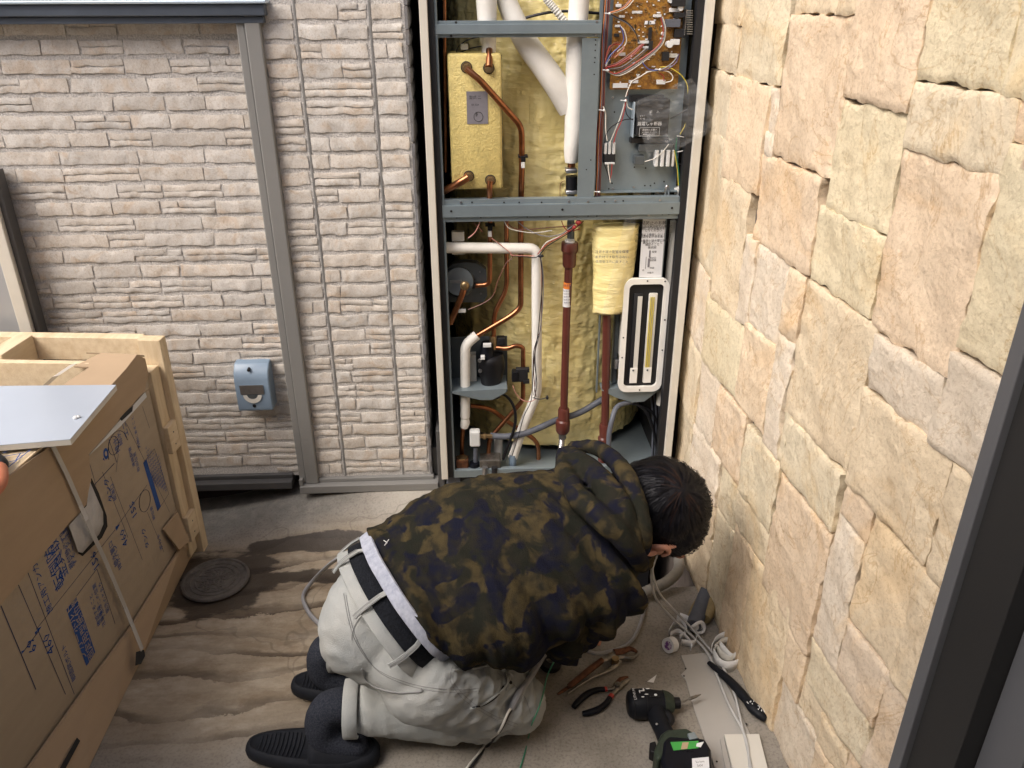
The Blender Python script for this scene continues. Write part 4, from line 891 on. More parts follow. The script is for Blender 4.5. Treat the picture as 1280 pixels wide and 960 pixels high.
o_ = rrect(cx, cz, hw-.0126, hh-.0136, .014); mb = MB(); mb.prism([(x, PY+.0105, z) for x, z in o_], (0, .004, 0)); mb.build('port_backing', M_['black'], ap)
for dx, w in ((-.020, .012), (.020, .012)):
    mb = MB(); mb.box((cx+dx-w, PY+.0035, cz-hh+.026), (cx+dx+w, PY+.0100, cz+hh-.042), bev=.003); sl_ = mb.build('slot', M_['plastic_cream'] if dx > 0 else M_['black'], ap, 40)
mb = MB(); mb.box((cx-.022, PY+.0012, cz-hh+.050), (cx-.010, PY+.0033, cz+hh-.050)); mb.build('slot_rib', M_['plastic_cream'], ap)
for k in range(3):
    mb = MB(); mb.box((cx+.012+k*.0045, PY+.0012, cz-hh+.075), (cx+.0140+k*.0045, PY+.0033, cz+hh-.052)); mb.build('yellow_wire', M_['wire_yellow'], ap)
for dx in (-.020, .020):
    mb = MB(); mb.box((cx+dx-.0105, PY-.0005, cz-hh+.028), (cx+dx+.0105, PY+.0011, cz-hh+.075), bev=.001); mb.build('slot_plate', M_['foam_white'], ap)
    mb = MB(); mb.cyl((cx+dx-.002, PY-.0022, cz-hh+.068), (cx+dx-.002, PY-.0006, cz-hh+.068), .0028, n=8); mb.build('screw', M_['galv_dark'], ap)
for (dx, dz) in ((-hw+.006, 0), (hw-.006, .05), (hw-.006, -.04), (0, hh-.006), (-.03, hh-.018), (-.018, hh-.017), (.018, hh-.017), (.032, hh-.018), (0, -hh+.006), (-hw+.006, -.06), (hw-.014, hh-.008)):
    mb = MB(); mb.cyl((cx+dx, PY-.0012, cz+dz), (cx+dx, PY-.0002, cz+dz), .0022, n=8); mb.build('screw_hole', M_['black'], ap)
mb = MB(); mb.prism([q(a_, b_, 2.036) for a_, b_ in ((752, 488), (770, 497), (790, 503), (805, 502), (835, 480), (835, 474))], (0, .05, .0)); mb.build('lower_tray', M_['galv'], H, True)
pbox(H, 'duct', 774, 372, 784, 446, 2.04, 2.075, 'plastic_cream', .003); pbox(H, 'blower', 764, 392, 776, 480, 2.06, 2.084, 'galv_dark', .004); pbox(H, 'blower_clip', 768, 450, 776, 462, 2.045, 2.059, 'steel', .003)
wire('black_cable', [(790, 502, 2.05), (772, 508, 2.03), (765, 525, 2.0), (761, 548, 1.99), (762, 575, 1.99)], .0075, 'hose_grey', n=10)
wire('black_cable', [(790, 503, 2.05), (806, 512, 2.05), (816, 535, 2.05), (822, 565, 2.06)], .005, 'rubber', n=8); wire('black_cable', [(783, 503, 2.06), (812, 512, 2.06), (823, 535, 2.06), (828, 570, 2.06)], .0035, 'rubber', n=8)
for k_ in range(7): wire('black_cable', [(826-k_*2.5, 480, 2.07), (828-k_*2, 520, 2.07), (824-k_*1.5, 570, 2.07)], .003, 'rubber' if k_ % 2 else 'hose_grey', n=6)
# insulation roll in its printed bag
mb = MB(); vs = []; nn_ = 26; m_ = 30
top = [(742, 281), (797, 277)]; bot = [(741, 391), (779, 391)]
for i in range(m_+1):
    v = i/m_; xl = 742+(741-742)*v; xr = 798+(779-798)*v+3*math.sin(v*3.1); py = 280+(391-280)*v
    for k in range(nn_):
        a_ = 2*math.pi*k/nn_; cxp = (xl+xr)/2; w = (xr-xl)/2; c_ = q(cxp, py, 2.045)
        pin = 1 if 0 < i < m_ else .55
        rr = 1+.05*fb(a_*2, v*4, 1, 1.5)+.03*math.sin(a_*5+v*3)
        vs.append(c_+Vector((math.cos(a_)*w*.00222*rr*(.985 if pin < 1 else 1), math.sin(a_)*.032*rr*pin, .004*fb(a_, v, 4, 3))))
mb.add(vs, [(i*nn_+k, i*nn_+(k+1) % nn_, (i+1)*nn_+(k+1) % nn_, (i+1)*nn_+k) for i in range(m_) for k in range(nn_)]+[tuple(range(nn_)), tuple(range(len(vs)-1, len(vs)-1-nn_, -1))])
ro = mb.build('insulation_roll', M_['roll_wrap'], H, True)
text_parts('lettering', [('注意水道の配管を保護', .0088, q(765, 315, 2.0075), (1, 0, -.02), zax), ('断熱材です取外さない', .0088, q(765, 321.5, 2.007), (1, 0, -.02), zax), ('使用後は元に戻すこと', .0088, q(765, 327.5, 2.0068), (1, 0, -.03), zax)], M_['ink_line'], ro)
# creased plastic film hanging over roll and breaker
def film(name, ctr, mm, parent=None, seed=0, amp=.006, thick=.0006):
    n_, k_ = len(ctr), len(ctr[0]); vs = []
    for i in range(n_):
        for j in range(k_):
            p = Vector(ctr[i][j]); vs.append(p+Vector((0, -amp*(.5+fb(p.x*1.2, p.z, seed, 28, 2)), 0)))
    mb = MB(); mb.add(vs, [(i*k_+j, i*k_+j+1, (i+1)*k_+j+1, (i+1)*k_+j) for i in range(n_-1) for j in range(k_-1)])
    o = mb.build(name, M_[mm], parent, False); 
    return o
def patch(c, n1=10, n2=8):    # bilinear patch from four corners
    a, b, d, e = [Vector(x) for x in c]
    return [[(a*(1-u)+b*u)*(1-v)+(e*(1-u)+d*u)*v for u in [k/n2 for k in range(n2+1)]] for v in [k/n1 for k in range(n1+1)]]
film('plastic_bag', patch((q(781, 272, 2.0), q(796, 270, 1.995), q(766, 392, 2.008), q(752, 392, 2.008)), 18, 5), 'clear_bag', ro, 3, .010)
bg = film('document_bag', patch((q(790, 128, 1.994), q(864, 97, 1.985), q(902, 156, 1.965), q(812, 205, 1.990)), 16, 18), 'clear_bag', None, 6, .012)

tag(bg, 'crumpled clear plastic bag hanging over the black breaker of the heater', 'plastic bag')

mb = MB(); mb.box((-.085, 2.035, -.40), (.53, 2.045, ZB-.0045)); mb.box((-.085, 2.0455, -.15), (-.075, 2.5, ZB-.0045)); mb.build('base_shade_panel', M_['black'], H)  # black panel added for the dark shade under the heater
mb = MB(); mb.box((.2015, 1.7065, -.419), (.72, 2.7, -.415)); mb.box((.2015, 1.7075, -.4145), (.72, 1.712, -.012)); mb.box((.2015, 1.7125, -.4145), (.206, 2.03, -.012)); struct(mb.build('pit_shade_lining', M_['pit'], loc=(.4, 2, -.15)))  # near-black sheets that paint the pit's shade
# ------------------------------------------------ the crate with the cardboard box in it
B0 = at_z(250, 690, 0); _a = math.radians(5.36); BH = Vector((math.sin(_a), math.cos(_a), 0)); BN = Vector((BH.y, -BH.x, 0))
def bx(u, z, n=0): return B0 - BH*u + BN*n + Vector((0, 0, z))
def fpx(px, py, n=0):     # where the ray of a pixel meets the box's side
    d = ray(px, py); p0 = B0+BN*n; return CAM + d*((p0-CAM).dot(BN)/d.dot(BN))
def bbox(name, u0, u1, n0, n1, z0, z1, m, parent, bev=.002):
    mb = MB(); Mx = Matrix(((-BH.x, BN.x, 0, B0.x), (-BH.y, BN.y, 0, B0.y), (0, 0, 1, 0), (0, 0, 0, 1)))
    mb.box((min(u0,u1), min(n0,n1), z0), (max(u0,u1), max(n0,n1), z1), M=Mx, bev=bev); return mb.build(name, M_[m], parent)
K = thing('box_crate', 'large brown cardboard box in a pale wooden crate at the left, printed in blue', 'crate', bx(.5, 0, -.3))
body = bbox('cardboard_box', .055, 1.7, -.62, -.010, .012, .560, 'card_dull', K, .006)
bbox('box_side', .056, 1.69, -.018, -.0102, .5605, .6400, 'card_dull', body, 0); bbox('box_top', .20, 1.69, -.61, -.020, .6223, .6245, 'card', body, 0)
# cap sleeve with its die-cut edge
cutp = [(181, 488), (111, 566), (114, 600), (108, 631), (85, 656), (47, 701), (0, 757), (-120, 905)]
edge = [fpx(px, py, -.003) for px, py in cutp]
a0 = bx(.058, .642, -.003); a1 = bx(1.7, .650, -.003)
z_at = edge[0].z
poly = [bx(.058, .60, -.003)] + edge + [bx(1.7, .40, -.003), a1, bx(.9, .650, -.003), bx(.62, .648, -.003), bx(.45, .632, -.003), bx(.30, .640, -.003), bx(.15, .655, -.003), bx(.09, .664, -.003), a0]
mb = MB(); mb.prism(poly, -BN*.005); cap = mb.build('cardboard_cap', M_['card'], K)
mb = MB()   # top of the cap, curled at the far corner
tu = [(.058, .650), (.09, .666), (.15, .656), (.30, .641), (.45, .634)]
for i in range(len(tu)-1):
    (u0, z0), (u1, z1) = tu[i], tu[i+1]
    mb.hexa([bx(u0, z0, -.0035), bx(u1, z1, -.0035), bx(u1, z1+.004, -.13), bx(u0, z0+.004, -.09)]+[p-Vector((0, 0, .004)) for p in (bx(u0, z0, -.0035), bx(u1, z1, -.0035), bx(u1, z1+.004, -.13), bx(u0, z0+.004, -.09))])
mb.build('cap_flap', M_['card'], cap)
mb = MB(); mb.hexa([bx(.47, .646, -.006), bx(1.7, .651, -.006), bx(1.7, .651, -.6), bx(.47, .646, -.6)]+[p-Vector((0, 0, .004)) for p in (bx(.47, .646, -.006), bx(1.7, .651, -.006), bx(1.7, .651, -.6), bx(.47, .646, -.6))]); tf = mb.build('top_flap', M_['wood'], cap)
# white wrapping bulging through the hand hole
hp = [(113, 602), (128, 640), (129, 655), (124, 668), (103, 691), (97, 690), (85, 657), (108, 632)]
mb = MB(); c = sum((fpx(px, py, -.004) for px, py in hp), Vector())/len(hp)
ring0 = [fpx(px, py, -.0025) for px, py in hp]; n_ = len(ring0); vs = [c+BN*.012]
for f_ in (.45, .8, 1.0): vs += [c+(p-c)*f_+BN*(.012*(1-f_**2)+.004*fb(p.x*f_*3, p.z*3, f_*4, 12, 2)) for p in ring0]
fs = [(0, 1+k, 1+(k+1) % n_) for k in range(n_)]
for r_ in range(2): fs += [(1+r_*n_+k, 1+(r_+1)*n_+k, 1+(r_+1)*n_+(k+1) % n_, 1+r_*n_+(k+1) % n_) for k in range(n_)]
mb.add(vs, fs); mb.build('white_wrapping', M_['film'], K, 80)
mb = MB(); mb.prism([fpx(px, py, -.0095) for px, py in ((114, 598), (123, 616), (133, 645), (134, 658), (127, 672), (103, 695), (98, 692), (100, 640))], BN*.0008); mb.build('hand_hole', M_['black'], body)
mb = MB(); mb.prism([fpx(px, py, -.0095) for px, py in ((111, 569), (179, 492), (181, 490), (183, 496), (150, 533))], BN*.0012); mb.build('gap', M_['plastic_white'], body)
mb = MB(); mb.prism([fpx(px, py, -.0080) for px, py in ((149, 522), (166, 507), (165, 514), (152, 526))], BN*.0008); mb.build('gap', M_['black'], body)
# bottom tray flap, splayed a little
tl = [fpx(px, py, .002) for px, py in ((228, 682), (225, 687), (165, 783), (106, 863), (37, 960), (-60, 1100))]
bl = [at_z(px, py, .002) for px, py in ((244, 676), (241, 691), (174, 830), (143, 893), (111, 960), (40, 1110))]
mb = MB()
for i in range(len(tl)-1): mb.hexa([tl[i], tl[i+1], bl[i+1], bl[i]]+[p-BN*.006 for p in (tl[i], tl[i+1], bl[i+1], bl[i])])
tr = mb.build('bottom_tray', M_['card'], K)
def onflap(px, py, k=.0015):
    a, b, d = tl[1], tl[4], bl[4]; n = (b-a).cross(d-a).normalized(); n = n if n.x > 0 else -n
    r_ = ray(px, py); p0 = a+n*(k+.004); return CAM+r_*((p0-CAM).dot(n)/r_.dot(n))
mb = MB(); mb.prism([onflap(px, py) for px, py in ((96, 922), (100, 926), (82, 960), (60, 1000), (54, 1000), (76, 958))], Vector((.0006, 0, 0))); mb.build('slot', M_['black'], tr)
mb = MB(); mb.prism([onflap(px, py) for px, py in ((170, 815), (180, 812), (181, 820), (176, 830), (169, 832))], Vector((.0006, 0, 0))); mb.build('notch', M_['black'], tr)
mb = MB(); mb.hexa([fpx(222, 640, .001), fpx(205, 662, .001), fpx(224, 687, .010), fpx(238, 676, .012)]+[p-BN*.005 for p in (fpx(222, 640, .001), fpx(205, 662, .001), fpx(224, 687, .010), fpx(238, 676, .012))]); mb.build('tray_corner', M_['card'], tr)
# timber
bbox('post', -.030, .004, -.045, .014, 0, .668, 'wood_up', K)
bbox('inner_post', .0055, .050, -.050, -.0015, .02, .60, 'wood_up', K)
for (z0, z1) in ((.36, .440), (.075, .155)):
    bl_ = bbox('block', .000, .052, -.001, .0125, z0, z1, 'wood', K)
    for dz in (.25, .7):
        p = bx(.028, z0+(z1-z0)*dz, .0127); mb = MB(); mb.cyl(p, p+BN*.0008, .0022, n=8); mb.build('nail', M_['galv_dark'], bl_)
bbox('top_rail', -.045, -.012, -1.2, -.0465, .602, .666, 'wood', K)
bbox('top_rail', .120, .138, -1.2, -.100, .590, .662, 'wood', K)
bbox('cross_block', -.0115, .118, -.37, -.325, .59, .672, 'wood', K); bbox('leg', .075, .119, -.35, -.30, .0, .585, 'wood_up', K); bbox('leg', -.011, .028, -1.2, -1.15, 0, .60, 'wood_up', K)
# strapping
mb = MB(); P = [bx(.50, .652, -.04)]+[fpx(px, py, .003 if i not in (3, 4) else .016) for i, (px, py) in enumerate(((66, 557), (84, 593), (101, 632), (109, 650), (117, 669), (133, 703), (157, 760)))]+[onflap(178, 812, .004)]
w = BH*.0065; vs = []
for p in P: vs += [p+w, p-w]
fs = [(2*i, 2*i+1, 2*i+3, 2*i+2) for i in range(len(P)-1)]; mb.add(vs, fs); o = mb.build('strapping_band', M_['strap'], K)
md = o.modifiers.new('thickness', 'SOLIDIFY'); md.thickness = .0008
mb = MB(); P = [at_z(92, 455, .675), at_z(70, 470, .668), at_z(50, 488, .64)]; vs = []
for p in P: vs += [p+Vector((.006, .004, 0)), p-Vector((.006, .004, 0))]
mb.add(vs, [(0, 1, 3, 2), (2, 3, 5, 4)]); mb.build('strapping_band', M_['strap'], K)
# blue print on the side
T_ = Vector((0, 0, 1)); U_ = -BH
def on(px, py, k=.0008): return fpx(px, py, -.010+k)
pr = [('69', .034, on(40, 807), T_, U_), ('460', .034, on(61, 805), T_, U_), ('156', .032, on(119, 701), T_, U_), ('460', .032, on(155, 672), T_, U_), ('155', .032, on(167, 637), T_, U_),
      ('転倒防止', .036, on(66, 700), T_, U_), ('金具取付', .034, on(72, 690), T_, U_), ('据付時必ず固定', .017, on(82, 682), T_, U_), ('すること注意', .017, on(88, 682), T_, U_),
      ('施工用アンカー', .021, on(52, 730), T_, U_), ('脚固定ボルト', .017, on(86, 828), T_, U_), ('給水管口', .018, on(142, 692), T_, U_), ('排水パン', .018, on(147, 696), T_, U_),
      ('寸法はこの位置', .015, on(124, 752), T_, U_), ('図示のとおり', .015, on(130, 746), T_, U_), ('確認すること', .015, on(119, 762), T_, U_), ('注意事項', .015, on(127, 770), T_, U_),
      ('タンク', .022, on(136, 612), T_, U_), ('給湯口', .015, on(142, 615), T_, U_), ('排水', .022, on(146, 556), T_, U_), ('エコ', .022, on(157, 536), T_, U_), ('給水', .018, on(150, 548), T_, U_), ('連絡配管', .014, on(165, 571), T_, U_), ('取出位置', .014, on(171, 577), T_, U_), ('内側にあること', .013, on(170, 540), T_, U_),
      ('タンク', .021, on(182, 672), T_, U_), ('脚位置', .014, on(191, 641), T_, U_), ('ボルト', .018, on(200, 677), T_, U_)]
for i in range(6): pr.append(('注意事項を必ず守ること', .0105, on(188+i*3.0, 590+i*2.0-8), T_, U_))
text_parts('lettering', pr, M_['ink_blue'], body)
def line(mb, a, b, w=.0011):
    a, b = on(*a, k=.0006), on(*b, k=.0006); d = (b-a).normalized(); s_ = d.cross(BN)*w; mb.add([a+s_, b+s_, b-s_, a-s_], [(0, 1, 2, 3)])
mb = MB()
for a, b, w in (((1, 757), (45, 862), .0012), ((23, 731), (82, 868), .0008), ((35, 716), (93, 868), .0008), ((45, 787), (144, 662), .0007), ((29, 815), (49, 788), .0010), ((95, 746), (121, 711), .0008), ((121, 711), (144, 780), .0008),
      ((143, 579), (118, 606), .001), ((109, 569), (120, 607), .0007), ((136, 549), (146, 578), .0009), ((158, 529), (212, 640), .0006), ((128, 590), (160, 672), .0006), ((144, 661), (184, 606), .0007), ((138, 596), (178, 700), .0006), ((193, 561), (179, 579), .0007), ((193, 561), (211, 617), .0007), ((211, 617), (197, 639), .0007), ((178, 508), (187, 535), .0006), ((184, 640), (205, 690), .0006), ((148, 567), (145, 590), .0006)):
    line(mb, a, b, w)
for c_, r_ in (((142, 557), .022), ((181, 626), .028), ((148, 562), .045)):
    c0 = on(*c_, k=.0006); pts = [c0+(T_*math.sin(a)+U_*math.cos(a))*r_ for a in [k*.314 for k in range(21 if r_ < .04 else 11)]]
    mb.tube(pts, .0007, n=3, smooth=False)
stuff(mb.build('print_lines', M_['ink_line'], body))
def quadp(px4, k=.0004): return [on(*p, k=k) for p in px4]
mb = MB(); mb.prism(quadp(((83, 762), (95.5, 746), (119, 815), (108, 833))), BN*.0002); bn = mb.build('printed_banner', M_['ink_blue'], body)
text_parts('lettering', [('アンカーボルト', .026, on(97.5, 797, .001), T_, U_), ('固定用型紙位置', .026, on(104, 785, .001), T_, U_)], M_['card_dull'], bn)
mb = MB(); mb.prism(quadp(((179, 579), (183, 574), (201, 633), (197, 639))), BN*.0002); mb.build('printed_banner', M_['ink_blue'], body)
mb = MB()
c0 = on(132.5, 567, .0004); n_ = 20
mb.add([c0+(T_*math.sin(a)*.0135+U_*math.cos(a)*.0105) for a in [k*.314 for k in range(n_)]]+[c0+(T_*math.sin(a)*.0062+U_*math.cos(a)*.0045) for a in [k*.314 for k in range(n_)]], [(k, (k+1) % n_, n_+(k+1) % n_, n_+k) for k in range(n_)])
for a, b in (((129, 573), (131, 576)), ((131.5, 572), (133, 575)), ((47, 788), (52, 783)), ((44, 792), (48, 787)), ((27, 816), (31, 812)), ((145, 661), (150, 655))):
    a_, b_ = on(*a), on(*b); d = (b_-a_); s_ = d.cross(BN)*.3; mb.add([a_+s_, b_, a_-s_], [(0, 1, 2)])
stuff(mb.build('printed_logo', M_['ink_blue'], body))
mb = MB()
for a, b in (((5, 588), (38, 562)), ((2, 571), (30, 566)), ((8, 578), (22, 575)), ((20, 575), (26, 566)), ((4, 566), (20, 560))):
    a_, b_ = at_z(*a, .6515), at_z(*b, .6515); d = (b_-a_).normalized(); s_ = d.cross(T_)*.0012; mb.add([a_+s_, b_+s_, b_-s_, a_-s_], [(0, 1, 2, 3)])
stuff(mb.build('print_lines', M_['ink_blue'], tf))
# loose steel panel lying on top
zs_ = .668
pts = [at_z(145, 481, zs_), at_z(87.5, 549, zs_), at_z(-70, 562, zs_), at_z(-70, 483, zs_)]
sp = thing('sheet_metal_cover', 'pale blue-grey sheet metal cover lying on top of the cardboard box', 'metal panel', (pts[0]+pts[2])/2-Vector((0, 0, .014)))
mb = MB(); mb.prism(pts, (0, 0, -.0012)); mb.build('sheet', M_['sheet_steel'], sp)
for a, b in ((0, 1), (1, 2)):
    pa, pb = pts[a], pts[b]; d = (pb-pa).normalized(); s_ = Vector((-d.y, d.x, 0)); s_ = s_ if s_.dot((pts[0]+pts[2])/2-pa) > 0 else -s_
    mb = MB(); mb.hexa([pa-Vector((0, 0, .0013)), pb-Vector((0, 0, .0013)), pb+s_*.001-Vector((0, 0, .0013)), pa+s_*.001-Vector((0, 0, .0013))]+[x-Vector((0, 0, .013)) for x in (pa, pb, pb+s_*.001, pa+s_*.001)]); mb.build('folded_edge', M_['cream_edge'], sp)
p = at_z(95, 523, zs_); mb = MB(); mb.ell(p+Vector((0, 0, .002)), .006, .006, .004, seg=10); mb.ell(p+Vector((.005, .002, .003)), .004, .004, .003, seg=8); mb.build('knob', M_['plastic_white'], sp, True)
# tool lying at the very edge of the picture
zt = .652; p0 = at_z(-22, 560, zt+.012); p1 = at_z(1, 578, zt+.012); p2 = at_z(0, 604, zt+.012); p3 = at_z(-14, 625, zt+.012)
tg = thing('hand_tool', 'orange-brown rounded grip with dark end at the left edge, on the cardboard box', 'hand tool', (p1.x, p1.y, zt))
mb = MB(); mb.tube([p1+(p0-p1)*.1, p1*.6+p2*.4, p2, p3], [.008, .0125, .012, .009], n=12); mb.build('grip', M_['grip_orange'], tg, True)
mb = MB(); mb.tube([p0, p1, p1*.75+p2*.25], [.010, .0115, .010], n=12); mb.build('grip_end', M_['rubber'], tg, True)
# ------------------------------------------------ the kneeling man
PR = thing('person', 'person kneeling in camouflage hoodie and pale work trousers, leaning head down towards the heater', 'person', (-.1, 1.25, 0))
def V(*a): return Vector(a)
def solid(mb, name, m, vox, smooth=6, parent=None, disp=None, post=None):
    """join overlapping closed shapes into one continuous skin"""
    o = mb.build(name, m, parent)
    r = o.modifiers.new('remesh', 'REMESH'); r.mode = 'VOXEL'; r.voxel_size = vox; r.adaptivity = 0
    s = o.modifiers.new('smooth', 'SMOOTH'); s.iterations = smooth; s.factor = .5
    bpy.context.view_layer.update(); dg = bpy.context.evaluated_depsgraph_get()
    me = bpy.data.meshes.new_from_object(o.evaluated_get(dg)); o.modifiers.clear(); old = o.data; o.data = me; bpy.data.meshes.remove(old)
    off = root_of(o).location if parent else Vector()
    if disp:
        nr = [v.normal.copy() for v in me.vertices]
        for v, n_ in zip(me.vertices, nr): v.co += n_*disp(v.co+off, n_)
    if post: post(me, off)
    me.polygons.foreach_set('use_smooth', [True]*len(me.polygons)); me.name = name
    return o
def caps(mb, pts, r, n=20, sq=(1, 1), upv=None, sub=6):
    """a limb: rounded tube through the joints"""
    P = [Vector(p) for p in pts]; R_ = list(r)
    d0 = (P[0]-P[1]).normalized(); d1 = (P[-1]-P[-2]).normalized()
    P, R_ = spline(P, R_, sub)
    q0 = [(P[0]+d0*R_[0]*k*.8, R_[0]*math.sqrt(max(.02, 1-k*k))) for k in (1, .9, .7, .4)]; q1 = [(P[-1]+d1*R_[-1]*k*.8, R_[-1]*math.sqrt(max(.02, 1-k*k))) for k in (.4, .7, .9, 1)]
    mb.tube([a for a, b in q0]+P+[a for a, b in q1], [b for a, b in q0]+R_+[b for a, b in q1], n=n, smooth=False, sq=sq, upv=upv); return mb
# the body itself: head, neck, trunk, arms, legs in one skin; mostly covered by clothing
HC = V(.384, 1.403, .462)
hx_ = V(.80, .10, -.59).normalized()     # crown-to-face axis leans down and to the right
body = MB()
hy_ = V(-.10, 1, 0); hy_ = (hy_-hx_*hy_.dot(hx_)).normalized(); hz_ = hx_.cross(hy_).normalized()
HM = Matrix((( hx_.x, hy_.x, hz_.x), (hx_.y, hy_.y, hz_.y), (hx_.z, hy_.z, hz_.z)))
body.ell(HC+V(.0, -.002, -.008), .084, .066, .082, M=HM, seg=24)
fc = HC+V(.035, -.01, -.085)
body.ell(HC+V(.025, .002, -.055), .050, .052, .052, seg=20)                    # jaw and face, turned to the floor
body.ell(HC+V(.075, -.008, -.075), .014, .012, .018, seg=12)                   # nose
body.ell(HC+V(.045, -.010, -.105), .016, .024, .009, seg=12)                   # mouth
for s_ in (-1, 1): body.ell(HC+V(.078, -.008+.028*s_, -.048), .010, .013, .008, seg=10)   # eyes' brow ridges
caps(body, [V(.26, 1.375, .435), V(.32, 1.395, .445), V(.37, 1.40, .45)], [.062, .054, .055])
caps(body, [V(-.14, 1.25, .32), V(-.05, 1.29, .39), V(.10, 1.315, .42), V(.22, 1.365, .43)], [.09, .10, .13, .11], sq=(1, .58), upv=V(-.05, -.5, .86))
for sg, sh, el, wr in ((-1, V(.235, 1.28, .37), V(.150, 1.275, .275), V(.205, 1.35, .17)), (1, V(.20, 1.49, .42), V(.33, 1.56, .31), V(.41, 1.62, .20))):
    caps(body, [sh, sh*.5+el*.5, el], [.052, .046, .038]); caps(body, [el, el*.5+wr*.5, wr], [.038, .035, .024])
for hp_, kn, an in ((V(-.125, 1.175, .25), V(.055, 1.262, .075), V(-.30, 1.222, .125)), (V(-.135, 1.32, .26), V(.07, 1.455, .075), V(-.335, 1.375, .128))):
    caps(body, [hp_, hp_*.5+kn*.5, kn], [.055, .055, .044]); caps(body, [kn, kn*.4+an*.6, an], [.044, .042, .034])
skin = solid(body, 'body', M_['skin'], .007, 4, PR)
# ears
for sg in (-1,):
    e = at_z(826, 688, .43); mb = MB(); mb.tube([e+V(-.022, .012, .0), e+V(-.008, -.004, .012), e+V(.010, -.006, .010), e+V(.016, .0, -.006), e+V(.004, .004, -.016)], [.005, .006, .006, .005, .004], n=8); mb.ell(e+V(-.004, .002, 0), .012, .006, .012, seg=10)
    mb.build('ear', M_['skin'], skin, True)
mb = MB(); P = [at_z(801, 694, .43), at_z(815, 691, .425), at_z(829, 684, .43), at_z(845, 683, .43)]; mb.tube(P, [.004, .007, .008, .003], n=8); mb.build('cheek', M_['skin'], skin, True)
# hands: palm, four bent fingers of unequal length and a thumb from the side of the palm
def hand(wr, d, up, m, curl=.5):
    d = Vector(d).normalized(); sd = d.cross(Vector(up)).normalized(); nrm = sd.cross(d).normalized(); mb = MB()
    c = wr+d*.045; mb.tube([wr, c, wr+d*.085], [.026, .040, .038], n=14, sq=(1, .45), upv=nrm)
    for i, (L_, w_) in enumerate(((.066, -.028), (.076, -.009), (.070, .010), (.056, .028))):
        p = wr+d*.082+sd*w_; ps = [p-d*.012]; a_ = .15
        for k, f_ in enumerate((.45, .32, .23)):
            p = p+(d*math.cos(a_)-nrm*math.sin(a_))*L_*f_; ps.append(p.copy()); a_ += curl*(1+.1*i)
        mb.tube(ps, [.0095, .0092, .0085, .007], n=10, sub=4)
    p = wr+d*.028-sd*.026; mb.tube([p+sd*.01, p-sd*.016+d*.020-nrm*.006, p-sd*.014+d*.046-nrm*.018, p-sd*.004+d*.064-nrm*.024], [.013, .011, .0095, .0075], n=10, sub=4)
    return solid(mb, 'hand', m, .0032, 2, skin)
hand(V(.205, 1.35, .17), (.35, .75, -.55), (0, 0, 1), M_['skin'], .55)
hand(V(.41, 1.62, .20), (.75, .55, -.2), (0, 0, 1), M_['skin'], .45)

# trousers
WT = V(.80, .30, .50).normalized(); WU = V(-.38, -.38, .836).normalized(); WC_ = V(-.178, 1.258, .362)
def fold(p, sc, st, amp, seed=0):
    return amp*(1-abs(fb(p.x*st[0], p.y*st[1]+seed, p.z*st[2], sc, 3))*2.2)
jb = MB()
jb.ell(V(-.150, 1.245, .285), .098, .145, .108, M=Matrix.Rotation(-.35, 3, 'Y'), seg=28)
caps(jb, [V(-.160, 1.246, .300), WC_-WT*.030], [.128, .140], sq=(1, .74), n=28, upv=WU)
for hp_, kn, an, rk in ((V(-.125, 1.165, .255), V(.060, 1.264, .074), V(-.272, 1.222, .122), .066), (V(-.135, 1.325, .26), V(.07, 1.455, .078), V(-.322, 1.385, .135), .066)):
    caps(jb, [hp_, hp_*.55+kn*.45, kn], [.090, .084, rk], n=22); caps(jb, [kn+V(0, 0, -.005), kn*.5+an*.5+V(0, 0, -.012), an*.92+kn*.08+V(0, 0, -.004)], [rk*.95, .070, .056], n=22)
caps(jb, [V(-.15, 1.22, .23), V(-.05, 1.26, .15)], [.085, .08])
def jd(p, n_):
    w = sst(-.13, -.02, p.x)
    k = fold(p, 14, (1.0, .55, 1.5), .0095*w+.0022)+.003*fb(p.x, p.y, p.z, 11, 2)+.0020*(1-2.6*abs(fb(p.x*1.5, p.y*.45, p.z*.7, 26, 2)))*(.35+.65*w)
    if p.x < -.2 and p.z < .2: k += .0012*math.sin(p.x*150)*(1 if p.x > -.27 else .3)
    return k
def flat0(me, off):
    for v in me.vertices:
        if v.co.z+off.z < .004: v.co.z = .004-off.z
jeans = solid(jb, 'trousers', M_['denim'], .0058, 9, PR, jd, flat0)
